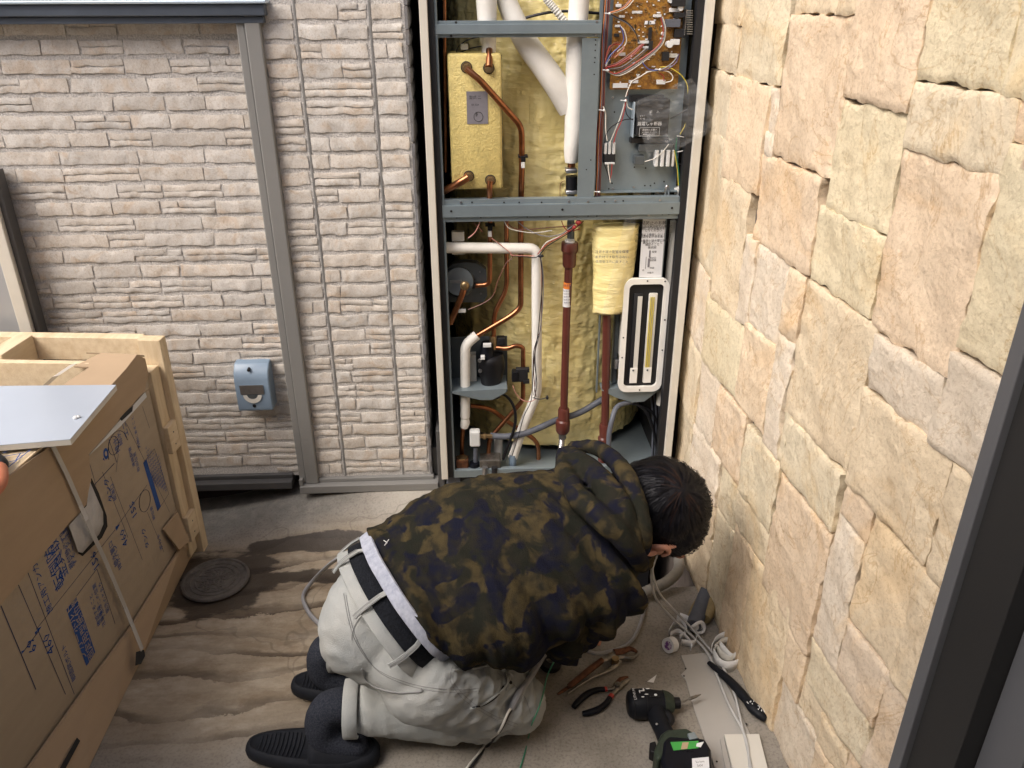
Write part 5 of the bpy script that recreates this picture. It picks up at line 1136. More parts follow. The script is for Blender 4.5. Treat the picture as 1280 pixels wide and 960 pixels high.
# cuffs
def ring_band(name, c, t, a_r, b_r, width, thick, m, parent, n=40, upv=V(0, 0, 1), wob=0.0, seed=0, arc=(0, 1), flare=0.0):
    t = Vector(t).normalized(); a = t.cross(upv).normalized(); b = a.cross(t).normalized(); b = -b if b.dot(upv) < 0 else b; vs = []; c = Vector(c)
    full = arc == (0, 1); nn2 = n if full else n+1
    prof = [(-.5, 0), (-.44, 1), (0, 1.12), (.44, 1), (.5, 0), (.4, -.8), (-.4, -.8)]
    for k in range(nn2):
        u = arc[0]+(arc[1]-arc[0])*k/n; th = 2*math.pi*u; rr = 1+wob*fb(math.cos(th)*1.5, math.sin(th)*1.5, seed, 1.6, 2)
        for (pw, pt) in prof:
            f_ = 1+flare*pw
            vs.append(c+t*(pw*width)+a*(math.cos(th)*(a_r*f_*rr+pt*thick))+b*(math.sin(th)*(b_r*f_*rr+pt*thick)))
    m_ = len(prof); fs = []
    for k in range(n if full else nn2-1):
        j = (k+1) % nn2
        for i in range(m_): fs.append((k*m_+i, k*m_+(i+1) % m_, j*m_+(i+1) % m_, j*m_+i))
    if not full: fs += [tuple(range(m_)), tuple(range(nn2*m_-1, (nn2-1)*m_-1, -1))]
    mb = MB(); mb.add(vs, fs); return mb.build(name, m, parent, 60), (c, t, a, b, a_r, b_r)
ring_band('cuff', (-.279, 1.221, .117), (-1, -.05, .05), .060, .055, .030, .002, M_['denim'], jeans, wob=.05)
ring_band('cuff', (-.332, 1.386, .136), (-1, -.0, .05), .058, .053, .030, .002, M_['denim'], jeans, wob=.05, seed=3)
# waistband, belt, shirt tail
wb, fr = ring_band('waistband', WC_-WT*.020, WT, .151, .115, .034, .003, M_['denim'], jeans, n=60, wob=.02, flare=-.10, upv=WU)
c_, t_, a_, b_, ar, br = fr
def onring(u, k, out=0, ar=.152, br=.117):   # u around (0.25 = middle of the back), k along the axis
    th = 2*math.pi*u; return WC_+t_*k+a_*math.cos(th)*(ar+out)+b_*math.sin(th)*(br+out)
belt, _q = ring_band('belt', WC_+WT*.004, WT, .149, .114, .034, .004, M_['belt'], jeans, n=60, wob=.02, flare=-.06, upv=WU)
for u in (.32, .195, .44, .07):
    mb = MB(); P = [onring(u, -.050, .006), onring(u, -.035, .011), onring(u, -.01, .0125), onring(u, .012, .010), onring(u, .022, .004)]
    d = (onring(u+.01, 0)-onring(u-.01, 0)).normalized()*.0048; vs = []
    for p in P: vs += [p-d, p+d]
    mb.add(vs, [(2*i, 2*i+1, 2*i+3, 2*i+2) for i in range(4)]); o = mb.build('belt_loop', M_['denim'], jeans); md = o.modifiers.new('thickness', 'SOLIDIFY'); md.thickness = .0025
    for e_ in (-.6, .6):
        mb = MB(); mb.tube([p+d*e_+(p-WC_).normalized()*.0022 for p in P[:4]], .0006, n=4, sub=3); mb.build('stitching', M_['seam'], o)
shirt, _q = ring_band('shirt', WC_+WT*.034, WT, .156, .121, .028, .004, M_['shirt'], PR, n=60, wob=.05, seed=5, flare=-.0, upv=WU)
# seams that follow the cloth: pixel rays dropped on the trousers
def drape(obj, pts, lift=.0012, root=PR):
    out = []; inv = obj.matrix_world.inverted() if False else None; off = root.location
    for px, py in pts:
        d = ray(px, py).normalized(); ok, loc, n_, _i = obj.ray_cast(CAM-off, d)
        if ok: out.append(loc+off+n_*lift)
    return out
def densify(pts, k=5):
    P, _r2 = spline([Vector((x, y, 0)) for x, y in pts], [0]*len(pts), k); return [(p.x, p.y) for p in P]
bpy.context.view_layer.update()
for pts in ([(430, 742), (436, 775), (448, 808), (474, 838), (520, 856), (565, 862), (600, 860)], [(433, 744), (439, 777), (451, 809), (476, 841), (521, 859.5), (565, 865.5), (600, 864)], [(459, 762), (447, 776), (441, 790), (440, 800)],
            [(565, 834), (562, 850), (573, 868), (592, 884), (620, 899), (644, 908)], [(568, 836), (566, 850), (577, 866), (595, 881), (622, 896), (647, 905)], [(622, 842), (644, 858), (657, 874), (663, 892)]):
    P = drape(jeans, densify(pts))
    if len(P) > 3: mb = MB(); mb.tube(P, .0006, n=4, smooth=False); mb.build('stitching', M_['seam'], jeans)
P = drape(jeans, densify([(452, 835), (458, 849), (472, 859), (500, 865.5), (526, 864), (526, 860)]), .002)
if len(P) > 3: mb = MB(); mb.tube(P, .0016, n=5, smooth=False); mb.build('pocket_edge', M_['seam'], jeans)

# hoodie
hb = MB()
UB = V(-.05, -.5, .86).normalized()
caps(hb, [V(-.15, 1.265, .378), V(-.105, 1.278, .394), V(-.005, 1.297, .420), V(.092, 1.312, .432), V(.195, 1.345, .438), V(.270, 1.385, .438), V(.318, 1.400, .438)], [.160, .168, .180, .178, .165, .125, .085], sq=(1, .66), n=40, upv=UB)
caps(hb, [V(.0, 1.215, .36), V(.10, 1.23, .34)], [.07, .08])
caps(hb, [V(.225, 1.285, .385), V(.232, 1.280, .345), V(.155, 1.272, .278)], [.086, .074, .060]); caps(hb, [V(.155, 1.272, .278), V(.17, 1.30, .23), V(.20, 1.34, .185)], [.058, .052, .040])
caps(hb, [V(.19, 1.47, .44), V(.28, 1.53, .37), V(.345, 1.565, .31)], [.085, .07, .06]); caps(hb, [V(.345, 1.565, .31), V(.41, 1.61, .22)], [.058, .042])
caps(hb, [V(.24, 1.34, .46), V(.30, 1.38, .475)], [.085, .07])
tx = V(.95, .28, .1).normalized()
def hd(p, n_):
    # long folds running down from the spine over the near flank, slack at the belly
    s_ = (p-V(0, 1.24, .45)).dot(tx); l_ = p.y*.8+p.z*.6
    k = sst(1.55, 1.35, p.y)*.6+.4; low = sst(.52, .36, p.z)
    a = abs(fb(s_*1.0+.12*math.sin(l_*5), l_*.22, 3.3, 11, 2))
    w = .019*(.30+low)*(1-2.6*a)*k
    b2 = abs(fb(s_*1.6-.1*math.sin(l_*7), l_*.4, 9.1, 15, 2)); w += .0055*(1-3*b2)*(.5+low)
    w += .004*fb(p.x, p.y, p.z, 9, 3)
    if p.z < .25: w += .003*math.sin((p.z+p.x*.5)*130+fb(p.x, p.y, 0, 6)*3)
    return w
def cut(me, off):
    bm = bmesh.new(); bm.from_mesh(me)
    pl = (WC_+WT*.042)-off
    bmesh.ops.bisect_plane(bm, geom=bm.verts[:]+bm.edges[:]+bm.faces[:], plane_co=pl, plane_no=-WT, clear_outer=True)
    bm.to_mesh(me); bm.free()
hoodie = solid(hb, 'hoodie', M_['camo'], .0055, 9, PR, hd, cut)
md = hoodie.modifiers.new('thickness', 'SOLIDIFY'); md.thickness = .006; md.offset = -1
def pz(px, py, z): return at_z(px, py, z)
h1 = MB(); caps(h1, [pz(704, 566, .545), pz(706, 592, .552), pz(728, 627, .562), pz(762, 657, .547), pz(790, 685, .50), pz(802, 706, .44)], [.016, .021, .024, .025, .022, .016], n=16)
caps(h1, [pz(712, 566, .545), pz(742, 592, .565), pz(772, 630, .560), pz(794, 672, .51)], [.018, .026, .028, .020], n=16)
hood = solid(h1, 'hood', M_['camo'], .006, 5, PR, lambda p, n_: .0035*fb(p.x, p.y, p.z, 26, 2))
h2 = MB(); caps(h2, [pz(716, 560, .54), pz(748, 560, .565), pz(778, 588, .575), pz(796, 626, .560), pz(804, 664, .52), pz(806, 690, .47)], [.014, .018, .020, .020, .018, .013], n=16)
solid(h2, 'hood_rim', M_['camo'], .006, 4, PR, lambda p, n_: .003*fb(p.x, p.y, p.z, 30, 2))
# small embroidered mark by the hem
mk = drape(hoodie, [(480, 676), (484, 679), (481, 682), (486, 675)])
if len(mk) > 1: mb = MB(); mb.tube(mk, .0010, n=4, smooth=False); mb.build('emblem', M_['seam_pale'], hoodie)

# hair: cap with many strands over it
r3 = random.Random(3); hc = HC+V(-.002, .004, .012)
hb2 = MB(); hb2.ell(hc, .110, .094, .101, M=HM, seg=32); hb2.ell(hc+V(-.045, .0, -.004), .060, .076, .068, seg=20); hb2.ell(hc+V(.022, -.006, -.036), .080, .084, .072, seg=20)
hair = solid(hb2, 'hair', M_['hair'], .006, 4, PR, lambda p, n_: .0035*fb(p.x, p.y, p.z, 40, 3))
bpy.context.view_layer.update()
whorl = pz(853, 612, .55); wd = (whorl-hc).normalized()
mb = MB(); off = PR.location; mbb = MB()
for i in range(3000):
    while True:
        d = V(r3.uniform(-1, 1), r3.uniform(-1, 1), r3.uniform(-.8, 1))
        if .2 < d.length < 1: break
    d.normalize(); pts = []; L_ = r3.uniform(.045, .085); lift = r3.uniform(.0006, .0060); rv = V(r3.uniform(-1, 1), r3.uniform(-1, 1), r3.uniform(-1, 1))*.18
    for k in range(5):
        ok, loc, n_, _i = hair.ray_cast(hc+d*.3-off, -d)
        if not ok: break
        p = loc+off; pts.append((p+n_*(lift*math.sin(.5+k*.55)+(.003*r3.random() if k == 4 else 0)), n_))
        flow = (d-wd*d.dot(wd)); flow = flow.normalized() if flow.length > .01 else V(1, 0, 0)
        flow = (flow+wd.cross(d)*.45+rv+V(-.1, 0, -.12)).normalized(); d = (p+flow*L_/4-hc).normalized()
    if len(pts) < 5: continue
    w_ = r3.uniform(.0007, .0014); vs = []
    for k, (p, n_) in enumerate(pts):
        t_ = (pts[min(k+1, 4)][0]-pts[max(k-1, 0)][0]); sd_ = t_.cross(n_).normalized()*w_*(1, 1, .85, .6, .08)[k]; vs += [p-sd_, p+sd_]
    tgt = mbb if (pts[0][0]-hc).normalized().dot(wd) > .975 and r3.random() < .45 else mb
    tgt.add(vs, [(2*k, 2*k+1, 2*k+3, 2*k+2) for k in range(4)])
stuff(mb.build('strands', M_['hair'], hair)); stuff(mbb.build('crown_strands', M_['hair_brown'], hair))

# socks and slip-on shoes
sb = MB(); caps(sb, [V(-.27, 1.220, .122), V(-.315, 1.216, .130), V(-.338, 1.206, .108), V(-.330, 1.196, .060), V(-.27, 1.192, .040)], [.040, .038, .036, .035, .030])
solid(sb, 'sock', M_['sock'], .006, 4, PR, lambda p, n_: .0022*fb(p.x, p.y, p.z, 24, 3))
sb = MB(); caps(sb, [V(-.30, 1.388, .135), V(-.345, 1.384, .125), V(-.366, 1.376, .105), V(-.35, 1.368, .058), V(-.27, 1.362, .040)], [.043, .042, .037, .035, .030])
solid(sb, 'sock', M_['sock'], .006, 4, PR, lambda p, n_: .0022*fb(p.x, p.y, p.z, 24, 3))
def shoe(heel, toe, rise):
    heel = Vector(heel); toe = Vector(toe); d = toe-heel; L_ = d.length; d.normalize(); sd = V(-d.y, d.x, 0)
    def outl(n=36, grow=0, z=0.0):
        o = []
        for k in range(n):
            a = 2*math.pi*k/n; u = .5-.5*math.cos(a) if False else .5+.5*math.cos(a); w = .040+.010*u
            o.append(heel+d*(L_*(.5+.5*math.cos(a))+grow*math.cos(a))+sd*((w+grow)*math.copysign(abs(math.sin(a))**.75, math.sin(a)))+V(0, 0, z+rise*(1-u)))
        return o
    rings = [outl(grow=-.003, z=.002), outl(grow=.003, z=.010), outl(grow=.004, z=.024), outl(grow=0, z=.034), outl(grow=-.007, z=.037), outl(grow=-.012, z=.032)]
    mb = MB(); n = 36; vs = [p for r_ in rings for p in r_]
    fs = [(i*n+k, i*n+(k+1) % n, (i+1)*n+(k+1) % n, (i+1)*n+k) for i in range(5) for k in range(n)]+[tuple(range(n)), tuple(range(6*n-1, 5*n-1, -1))]
    mb.add(vs, fs); so = mb.build('shoe', M_['shoe'], PR, True)
    for i in range(11):      # ribbed footbed
        u = .10+.032*i; c = heel+d*L_*u+V(0, 0, .0335+rise*(1-u)); hw = .030*math.sin(min(1, u*3.4+.12)*1.57)
        mb = MB(); mb.tube([c-sd*hw, c+d*.002, c+sd*hw], .0016, n=6, sub=2); mb.build('rib', M_['shoe'], so, True)
    mb = MB(); vs = []; N_ = 10; K_ = 16      # vamp over the toes
    for i in range(N_+1):
        u = .50+.50*i/N_; w = (.047)*math.sqrt(max(0.03, 1-max(0, (u-.62)/.39)**2.2)); h = .050*(1-(i/N_)**2*.75)
        for k in range(K_+1):
            a = math.pi*k/K_; vs.append(heel+d*L_*u+sd*math.cos(a)*w+V(0, 0, .020+rise*(1-u)+h*math.sin(a)))
    mb.add(vs, [(i*(K_+1)+k, i*(K_+1)+k+1, (i+1)*(K_+1)+k+1, (i+1)*(K_+1)+k) for i in range(N_) for k in range(K_)])
    o = mb.build('vamp', M_['shoe'], so, True); md = o.modifiers.new('thickness', 'SOLIDIFY'); md.thickness = .004
    return so
shoe((-.500, 1.205, 0), (-.228, 1.190, 0), .016)
shoe((-.440, 1.372, 0), (-.190, 1.372, 0), .014)
# pocket opening, flap and rivet on the near thigh
for nm, pts, r_, mm in (('pocket_fold', [(566, 838), (590, 836), (612, 832), (628, 838), (634, 850), (628, 862), (606, 878), (588, 886)], .0026, 'denim'), ('pocket_shadow', [(590, 884), (607, 880), (622, 869), (629, 858)], .0016, 'tool_black'), ('pocket_fold', [(618, 828), (630, 838), (640, 846), (632, 862)], .0032, 'denim')):
    P = drape(jeans, densify(pts), .0012)
    if len(P) > 3: mb = MB(); mb.tube(P, r_, n=8, smooth=False); mb.build(nm, M_[mm], jeans, True)
P = drape(jeans, [(637, 853)], .001)
if P: mb = MB(); mb.ell(P[0], .005, .005, .0025, seg=12); mb.build('rivet', M_['black'], jeans, True)
# ------------------------------------------------ tools, cables and offcuts on the floor
def G(px, py, z=.0): return at_z(px, py, z)
def poly_plate(name, pts, z0, th, m, parent=None, bev=.0008, loc=None):
    mb = MB(); mb.prism([G(px, py, z0+th) for px, py in pts], (0, 0, -th)); o = mb.build(name, m, parent, loc=loc)
    md = o.modifiers.new('bevel', 'BEVEL'); md.width = bev; md.segments = 1; md.limit_method = 'ANGLE'; return o
PXM = .00147     # metres per photo pixel near the tools
# flat sheet metal cover
p = G(880, 880)
t = thing('metal_plate', 'flat grey sheet metal cover with notched edge lying beside the cordless driver', 'metal plate', (p.x, p.y, 0))
pl_ = poly_plate('plate', [(851, 819), (887, 815), (912, 862), (938, 918), (968, 985), (912, 985), (893, 958), (870, 893), (857, 850), (851, 843), (858, 836)], .002, .0022, M_['sheet_dull'], t)
for c_ in ((857, 836), (855, 845), (896, 952), (933, 905)):
    q_ = G(*c_, .0045); mb = MB(); mb.cyl(q_, q_+V(0, 0, .0006), .0022, n=8); mb.build('screw_hole', M_['black'], t)
p = G(930, 940)
t = thing('cover_plate', 'small cream rectangular cover plate on top of the sheet metal at the bottom', 'cover plate', (p.x, p.y, .005))
poly_plate('plate', [(905, 917.5), (949, 917), (966, 985), (922, 985)], .006, .006, M_['plastic_cream'], t)
poly_plate('lip', [(900, 924), (904.5, 920), (920, 985), (911, 985)], .005, .003, M_['sheet_dull'], t)
# cordless impact driver, lying on its side
p = G(825, 900)
D = thing('impact_driver', 'black and green cordless impact driver with scuffed body lying on the concrete', 'power tool', (p.x, p.y, 0))
zc = .034; a = G(784, 880, zc); b = G(836, 879, zc); ax = (b-a); L_ = ax.length; ax.normalize(); nx_ = V(-ax.y, ax.x, 0); Zu = V(0, 0, 1)
mb = MB(); st = [(0, .020), (.003, .027), (.010, .0315), (.030, .033), (.045, .0325), (.058, .030), (L_-.004, .026), (L_, .018)]
mb.tube([a+ax*s for s, r in st], [r for s, r in st], n=28, smooth=False, sq=(1, .96)); mo_ = mb.build('motor_housing', M_['drill_black'], D, 35)
for s in (.012, .040):
    mb = MB(); mb.tube([a+ax*s+nx_*(math.cos(k*.3142)*(.0325))+Zu*(math.sin(k*.3142)*.0318) for k in range(21)], .0010, n=6, smooth=False); mb.build('housing_seam', M_['rubber'], mo_, True)
for k in range(4):
    mb = MB(); mb.box((0, 0, 0), (.004, .0025, .001), M=Matrix.Translation(a+ax*(.046+.006*k)+Zu*.0325-nx_*.012) @ Matrix((( ax.x, nx_.x, 0, 0), (ax.y, nx_.y, 0, 0), (0, 0, 1, 0), (0, 0, 0, 1)))); mb.build('vent_slot', M_['black'], mo_)
mb = MB()
for (u, v, w, h) in ((.026, -.004, .003, .010), (.031, -.006, .012, .003), (.040, .004, .010, .002), (.031, .010, .007, .003), (.046, -.014, .010, .003), (.060, .006, .007, .007), (.036, -.010, .004, .010)):
    q0 = a+ax*u-nx_*v+Zu*(math.sqrt(max(0, .0335**2-v*v))); mb.ell(q0, w*.5, h*.5, .0008, seg=8)
stuff(mb.build('paint_scuffs', M_['label_white'], mo_, True))
text_parts('lettering', [('LITHIUM', .0085, a+ax*.014+Zu*.0328+nx_*(-.002), -nx_ if False else nx_, -ax)], M_['ink_white'], mo_)
mb = MB(); c0 = a+ax*(L_-.012); mb.tube([c0, c0+ax*.014, c0+ax*.022], [.0285, .024, .0175], n=24, smooth=False); mb.build('gear_case', M_['drill_green'], D, 35)
mb = MB(); c1 = a+ax*(L_+.002); mb.tube([c1+ax*.006, c1+ax*.010, c1+ax*.022, c1+ax*.024], [.008, .0125, .0125, .009], n=18, smooth=False); ck = mb.build('chuck', M_['rubber'], D, 35)
tip = G(876, 868, .030); bs = c1+ax*.022; mb = MB(); mb.tube([bs, bs+(tip-bs)*.42], .0016, n=8, smooth=False); mb.tube([bs+(tip-bs)*.42, bs+(tip-bs)*.46, bs+(tip-bs)*.80, bs+(tip-bs)*.84, tip], [.002, .0036, .0036, .0024, .0012], n=8, smooth=False); mb.build('driver_bit', M_['tool_steel'], D, 35)
mb = MB(); g = [G(818, 884, .032), G(822, 897, .032), G(829, 913, .032), G(838, 930, .032)]; mb.tube(g, [.024, .021, .0195, .024], n=22, sq=(1, .95)); mb.build('grip', M_['drill_black'], D, True)
mb = MB(); g = [G(828, 885, .034), G(834, 893, .034), G(838, 900, .034), G(834, 908, .034)]; mb.tube(g, [.007, .011, .010, .006], n=12); mb.build('trigger', M_['rubber'], D, True)
mb = MB(); mb.ell(G(821, 905, .052), .003, .003, .002, seg=8); mb.build('screw', M_['steel'], D, True)
def dbox(name, pts, z0, z1, m, bev, par=D):
    mb = MB(); lo = [G(px, py, z1) for px, py in pts]; mb.prism([V(q_.x, q_.y, z1) for q_ in lo], (0, 0, z0-z1)); o = mb.build(name, m, par, 40)
    md = o.modifiers.new('bevel', 'BEVEL'); md.width = bev; md.segments = 3; md.limit_method = 'ANGLE'; md.angle_limit = math.radians(25); return o
dbox('battery_mount', [(826, 917), (834, 911), (858, 909), (866, 914), (884, 930), (850, 932), (822, 950), (817, 938)], .004, .066, M_['drill_green'], .006)
bt = dbox('battery', [(829, 926), (836, 919), (881, 922), (889, 936), (892, 990), (838, 990), (826, 950)], .002, .069, M_['tool_black'], .007)
dbox('release_tab', [(812, 928), (819, 926), (822, 934), (818, 941), (812, 938)], .02, .048, M_['rubber'], .002)
dbox('button', [(859, 916.5), (868, 914), (873, 922), (862, 924)], .060, .0715, M_['galv'], .002)
mb = MB(); zt_ = .0696; mb.prism([G(px, py, zt_) for px, py in ((838, 927.5), (873, 926), (873, 935), (842, 938))], (0, 0, -.0006)); g1 = mb.build('green_label', M_['label_green'], bt)
mb = MB(); mb.prism([G(px, py, zt_+.0006) for px, py in ((853, 928), (861, 927.6), (859, 936), (851, 936.8))], (0, 0, -.0004)); mb.build('worn_patch', M_['card'], g1)
mb = MB(); mb.prism([G(px, py, zt_+.0006) for px, py in ((871, 929), (880, 927), (876, 934), (870, 933))], (0, 0, -.0004)); mb.build('logo_mark', M_['label_white'], g1)
mb = MB(); mb.prism([G(px, py, zt_) for px, py in ((865, 948), (886, 946), (888, 985), (866, 985))], (0, 0, -.0006)); sl2 = mb.build('rating_label', M_['label_white'], bt)
bxv = (G(880, 950, .07)-G(866, 951, .07)).normalized(); byv = Zu.cross(bxv)
text_parts('lettering', [('Li-ion', .0075, G(875, 952, .0699), bxv, byv), ('36V', .0075, G(875, 957, .0699), bxv, byv)], M_['ink_black'], sl2)
for k in range(4):
    mb = MB(); q0 = G(846+k*6, 939, .0695); mb.box((q0.x, q0.y, q0.z-.001), (q0.x+.005, q0.y+.0015, q0.z+.0008)); mb.build('battery_rib', M_['rubber'], bt)
# diagonal cutters
p = G(755, 872)
t = thing('wire_cutters', 'diagonal cutting pliers with curved black handles and red collars', 'pliers', (p.x, p.y, 0))
jw = G(783, 850, .010); pv = G(772, 858, .010)
for pts, rr in (([(772, 857), (764, 861), (757, 861.5)], 1), ([(772, 860), (766, 867), (763, 871)], 1)):
    mb = MB(); mb.tube([G(a_, b_, .010) for a_, b_ in pts], [.0065, .005, .0045], n=10, sq=(1, .7)); mb.build('handle_steel', M_['tool_steel'], t, True)
for pts in ([(772, 859), (779, 854), (787, 848.5)], [(771, 857), (777, 850), (785, 846)]):
    mb = MB(); mb.tube([G(a_, b_, .010) for a_, b_ in pts], [.0085, .0085, .0025], n=10, sq=(1, .75)); mb.build('jaw', M_['rust' if pts[0][0] == 771 else 'tool_steel'], t, True)
mb = MB(); mb.cyl(pv-V(0, 0, .006), pv+V(0, 0, .008), .0075, n=14); mb.build('pivot', M_['tool_steel'], t, 40)
for pts, cl in (([(756, 861.5), (746, 862.5), (733, 868), (722, 878), (717, 884)], (758.5, 861)), ([(762.5, 872), (757, 880), (747, 887), (735, 891), (728, 892)], (765, 868.5))):
    mb = MB(); mb.tube([G(a_, b_, .010) for a_, b_ in pts], [.0062, .0072, .0078, .0076, .006], n=12, sq=(1, .8)); mb.build('handle', M_['tool_black'], t, True)
    c0, c1_ = G(*pts[0], .010), G(*cl, .010); mb = MB(); mb.tube([c0, c1_], [.0066, .0062], n=12, smooth=False, sq=(1, .8)); mb.build('collar', M_['tool_red'], t, True)
# water pump pliers
p = G(750, 840)
t = thing('pump_pliers', 'long rusty adjustable pliers with one reddish brown handle, jaws pointing right', 'pliers', (p.x, p.y, 0))
mb = MB(); mb.tube([G(a_, b_, .016) for a_, b_ in ((770, 817), (760, 822), (752, 826))], [.010, .008, .007], n=10, sq=(1, .6)); mb.build('neck', M_['tool_steel'], t, True)
mb = MB(); mb.tube([G(a_, b_, .016) for a_, b_ in ((753, 825), (735, 839), (714, 856), (711, 858))], [.0075, .0085, .0075, .005], n=12, sq=(1, .7)); mb.build('handle', M_['rust'], t, True)
mb = MB(); mb.tube([G(a_, b_, .012) for a_, b_ in ((712, 858), (703, 864), (697, 868))], [.005, .0045, .003], n=10, sq=(1, .5)); mb.build('handle_end', M_['rust'], t, True)
mb = MB(); mb.tube([G(a_, b_, .008) for a_, b_ in ((774, 826), (766, 835), (752, 842), (738, 848), (722, 858), (709, 867))], [.008, .006, .0042, .0038, .0035, .003], n=10, sq=(1, .7)); mb.build('lower_handle', M_['tool_steel'], t, True)
mb = MB(); mb.tube([G(a_, b_, .018) for a_, b_ in ((768, 816), (778, 814), (788, 811), (796, 815))], [.011, .0085, .007, .004], n=12, sq=(1, .7)); mb.build('upper_jaw', M_['rust'], t, True)
mb = MB(); mb.tube([G(a_, b_, .012) for a_, b_ in ((770, 822), (780, 821), (790, 822), (797, 817))], [.010, .0075, .0065, .003], n=12, sq=(1, .7)); mb.build('lower_jaw', M_['tool_steel'], t, True)
mb = MB(); c0 = G(769, 829, .006); mb.cyl(c0, c0+V(0, 0, .016), .009, n=14); mb.build('pivot', M_['brass'], t, 40)
# screwdriver-like tool at the sleeve
p = G(728, 800)
t = thing('screwdriver', 'black and rust-orange tool handle with steel tip poking out below the sleeve', 'screwdriver', (p.x, p.y, 0))
mb = MB(); mb.tube([G(722, 808, .03), G(727, 796, .03), G(732, 788, .03)], [.008, .010, .009], n=12); mb.build('handle', M_['tool_black'], t, True)
mb = MB(); mb.tube([G(728, 806, .024), G(732, 797, .024), G(734, 787, .024)], [.007, .008, .006], n=12); mb.build('orange_grip', M_['rust'], t, True)
mb = MB(); mb.tube([G(735, 786, .026), G(742, 783, .024), G(747, 779, .022)], [.0025, .0025, .005], n=8, sq=(1, .5)); mb.build('tip', M_['steel'], t, True)
# roll of tape with purple core
def tape_roll(name, label, cat, c, ax_, R, r, w, m, core=None):
    ax_ = Vector(ax_).normalized(); t = thing(name, label, cat, (c.x, c.y, max(0, c.z-R)))
    u = ax_.orthogonal().normalized(); v = ax_.cross(u); mb = MB(); n = 30; vs = []
    for (rr, k) in ((R, -.5), (R, .5), (r, .5), (r, -.5)): vs += [c+ax_*(w*k)+u*math.cos(2*math.pi*i/n)*rr+v*math.sin(2*math.pi*i/n)*rr for i in range(n)]
    mb.add(vs, [(q_*n+i, q_*n+(i+1) % n, ((q_+1) % 4)*n+(i+1) % n, ((q_+1) % 4)*n+i) for q_ in range(4) for i in range(n)]); o = mb.build('tape', M_[m], t, 40)
    if core:
        mb = MB(); mb.cyl(c-ax_*(w*.48), c+ax_*(w*.505), r-.0004, n=24); mb.build('core', M_[core], t, 40)
    return t
c = G(838, 806, .019); tape_roll('tape_roll', 'small white tape roll with purple printed core, standing on edge', 'tape', c, (-.80, -.55, .32), .0185, .0115, .020, 'tape_white', 'purple')
c = G(662, 816, .022); tape_roll('tape_roll', 'white tape roll half hidden beneath the camouflage sleeve, next to the knee', 'tape', c, (.05, -.45, .85), .022, .012, .020, 'tape_white')
c = G(688, 826, .016); tape_roll('tape_roll', 'black tape roll in the shadow under the sleeve', 'tape', c, (.1, -.2, .95), .028, .012, .018, 'rubber')
# curled white strips
def strip(name, mats_, label, cat, runs, loc, w=.022, par=None, th=.0012):
    t = thing(name, label, cat, loc)
    for run, mm in runs:
        P, _z = spline([G(a_, b_, z) for a_, b_, z in run], [0]*len(run), 7); vs = []
        for i, p_ in enumerate(P):
            d = (P[min(i+1, len(P)-1)]-P[max(i-1, 0)]).normalized(); tilt = V(0, 0, 1) if th > 0 else V(0, 0, 1)
            h = V(.12*math.sin(i*.4), .10*math.cos(i*.3), 1).normalized()*w; vs += [p_-h*.5, p_+h*.5]
        mb = MB(); mb.add(vs, [(2*i, 2*i+1, 2*i+3, 2*i+2) for i in range(len(P)-1)]); o = mb.build('strip', M_[mm], t, 25); md = o.modifiers.new('thickness', 'SOLIDIFY'); md.thickness = abs(th)
    return t
p = G(858, 790)
strip('tape_curl', None, 'tangle of curled white plastic tape strips behind the purple-cored roll', 'tape scraps', [
    ([(836, 790, .012), (842, 780, .015), (852, 778, .016), (858, 790, .014), (850, 797, .012)], 'tape_white'), ([(846, 772, .018), (858, 776, .018), (870, 790, .014), (868, 804, .012), (852, 803, .012)], 'tape_white'),
    ([(838, 794, .01), (848, 790, .018), (860, 800, .010), (864, 811, .006)], 'tape_white'), ([(850, 770, .014), (864, 776, .02), (875, 788, .015)], 'tape_white')], (p.x, p.y, 0), .020)
p = G(908, 820)
strip('bandage_roll', None, 'loosely wound roll of cream-white insulation tape leaning against the stone wall', 'tape', [
    ([(889, 812, .016), (893, 802, .018), (906, 795, .02), (920, 797, .02), (929, 812, .018), (925, 828, .016), (910, 834, .016), (897, 828, .016), (891, 816, .016)], 'tape_white'),
    ([(893, 812, .017), (902, 803, .02), (915, 803, .02), (922, 814, .02), (914, 826, .018), (903, 822, .018), (896, 812, .018)], 'plastic_cream'),
    ([(899, 808, .02), (908, 818, .022), (918, 823, .02), (923, 812, .02)], 'tape_white'), ([(926, 803, .012), (931, 817, .014), (924, 829, .012), (908, 835, .010)], 'plastic_cream')], (p.x, p.y, 0), .032)
# offcut of lagging
p = G(878, 760)
t = thing('lagging_offcut', 'torn offcut of grey foam pipe lagging with gold-brown wrap in the floor corner', 'pipe lagging', (p.x, p.y, 0))
mb = MB(); mb.tube([G(884, 738, .028), G(878, 755, .028), G(870, 775, .026), G(867, 783, .026)], [.018, .020, .020, .019], n=16); mb.build('foam', M_['hose_grey'], t, True)
mb = MB(); mb.tube([G(892, 741, .026), G(889, 758, .026), G(882, 774, .022)], [.012, .016, .012], n=12, sq=(1, 1.2)); mb.build('brown_wrap', M_['insul'], t, True)
mb = MB(); mb.tube([G(877, 744, .020), G(868, 760, .020), G(862, 772, .018)], [.008, .010, .006], n=10); mb.build('brown_wrap', M_['insul'], t, True)
c = G(872, 783, .026); mb = MB(); mb.tube([c+V(.016*math.cos(k*.5), -.004+.004*math.sin(k), .016*math.sin(k*.5)) for k in range(14)], [.0042]*14, n=8); mb.ell(c, .014, .006, .014, seg=12); mb.build('torn_end', M_['tape_white'], t, True)
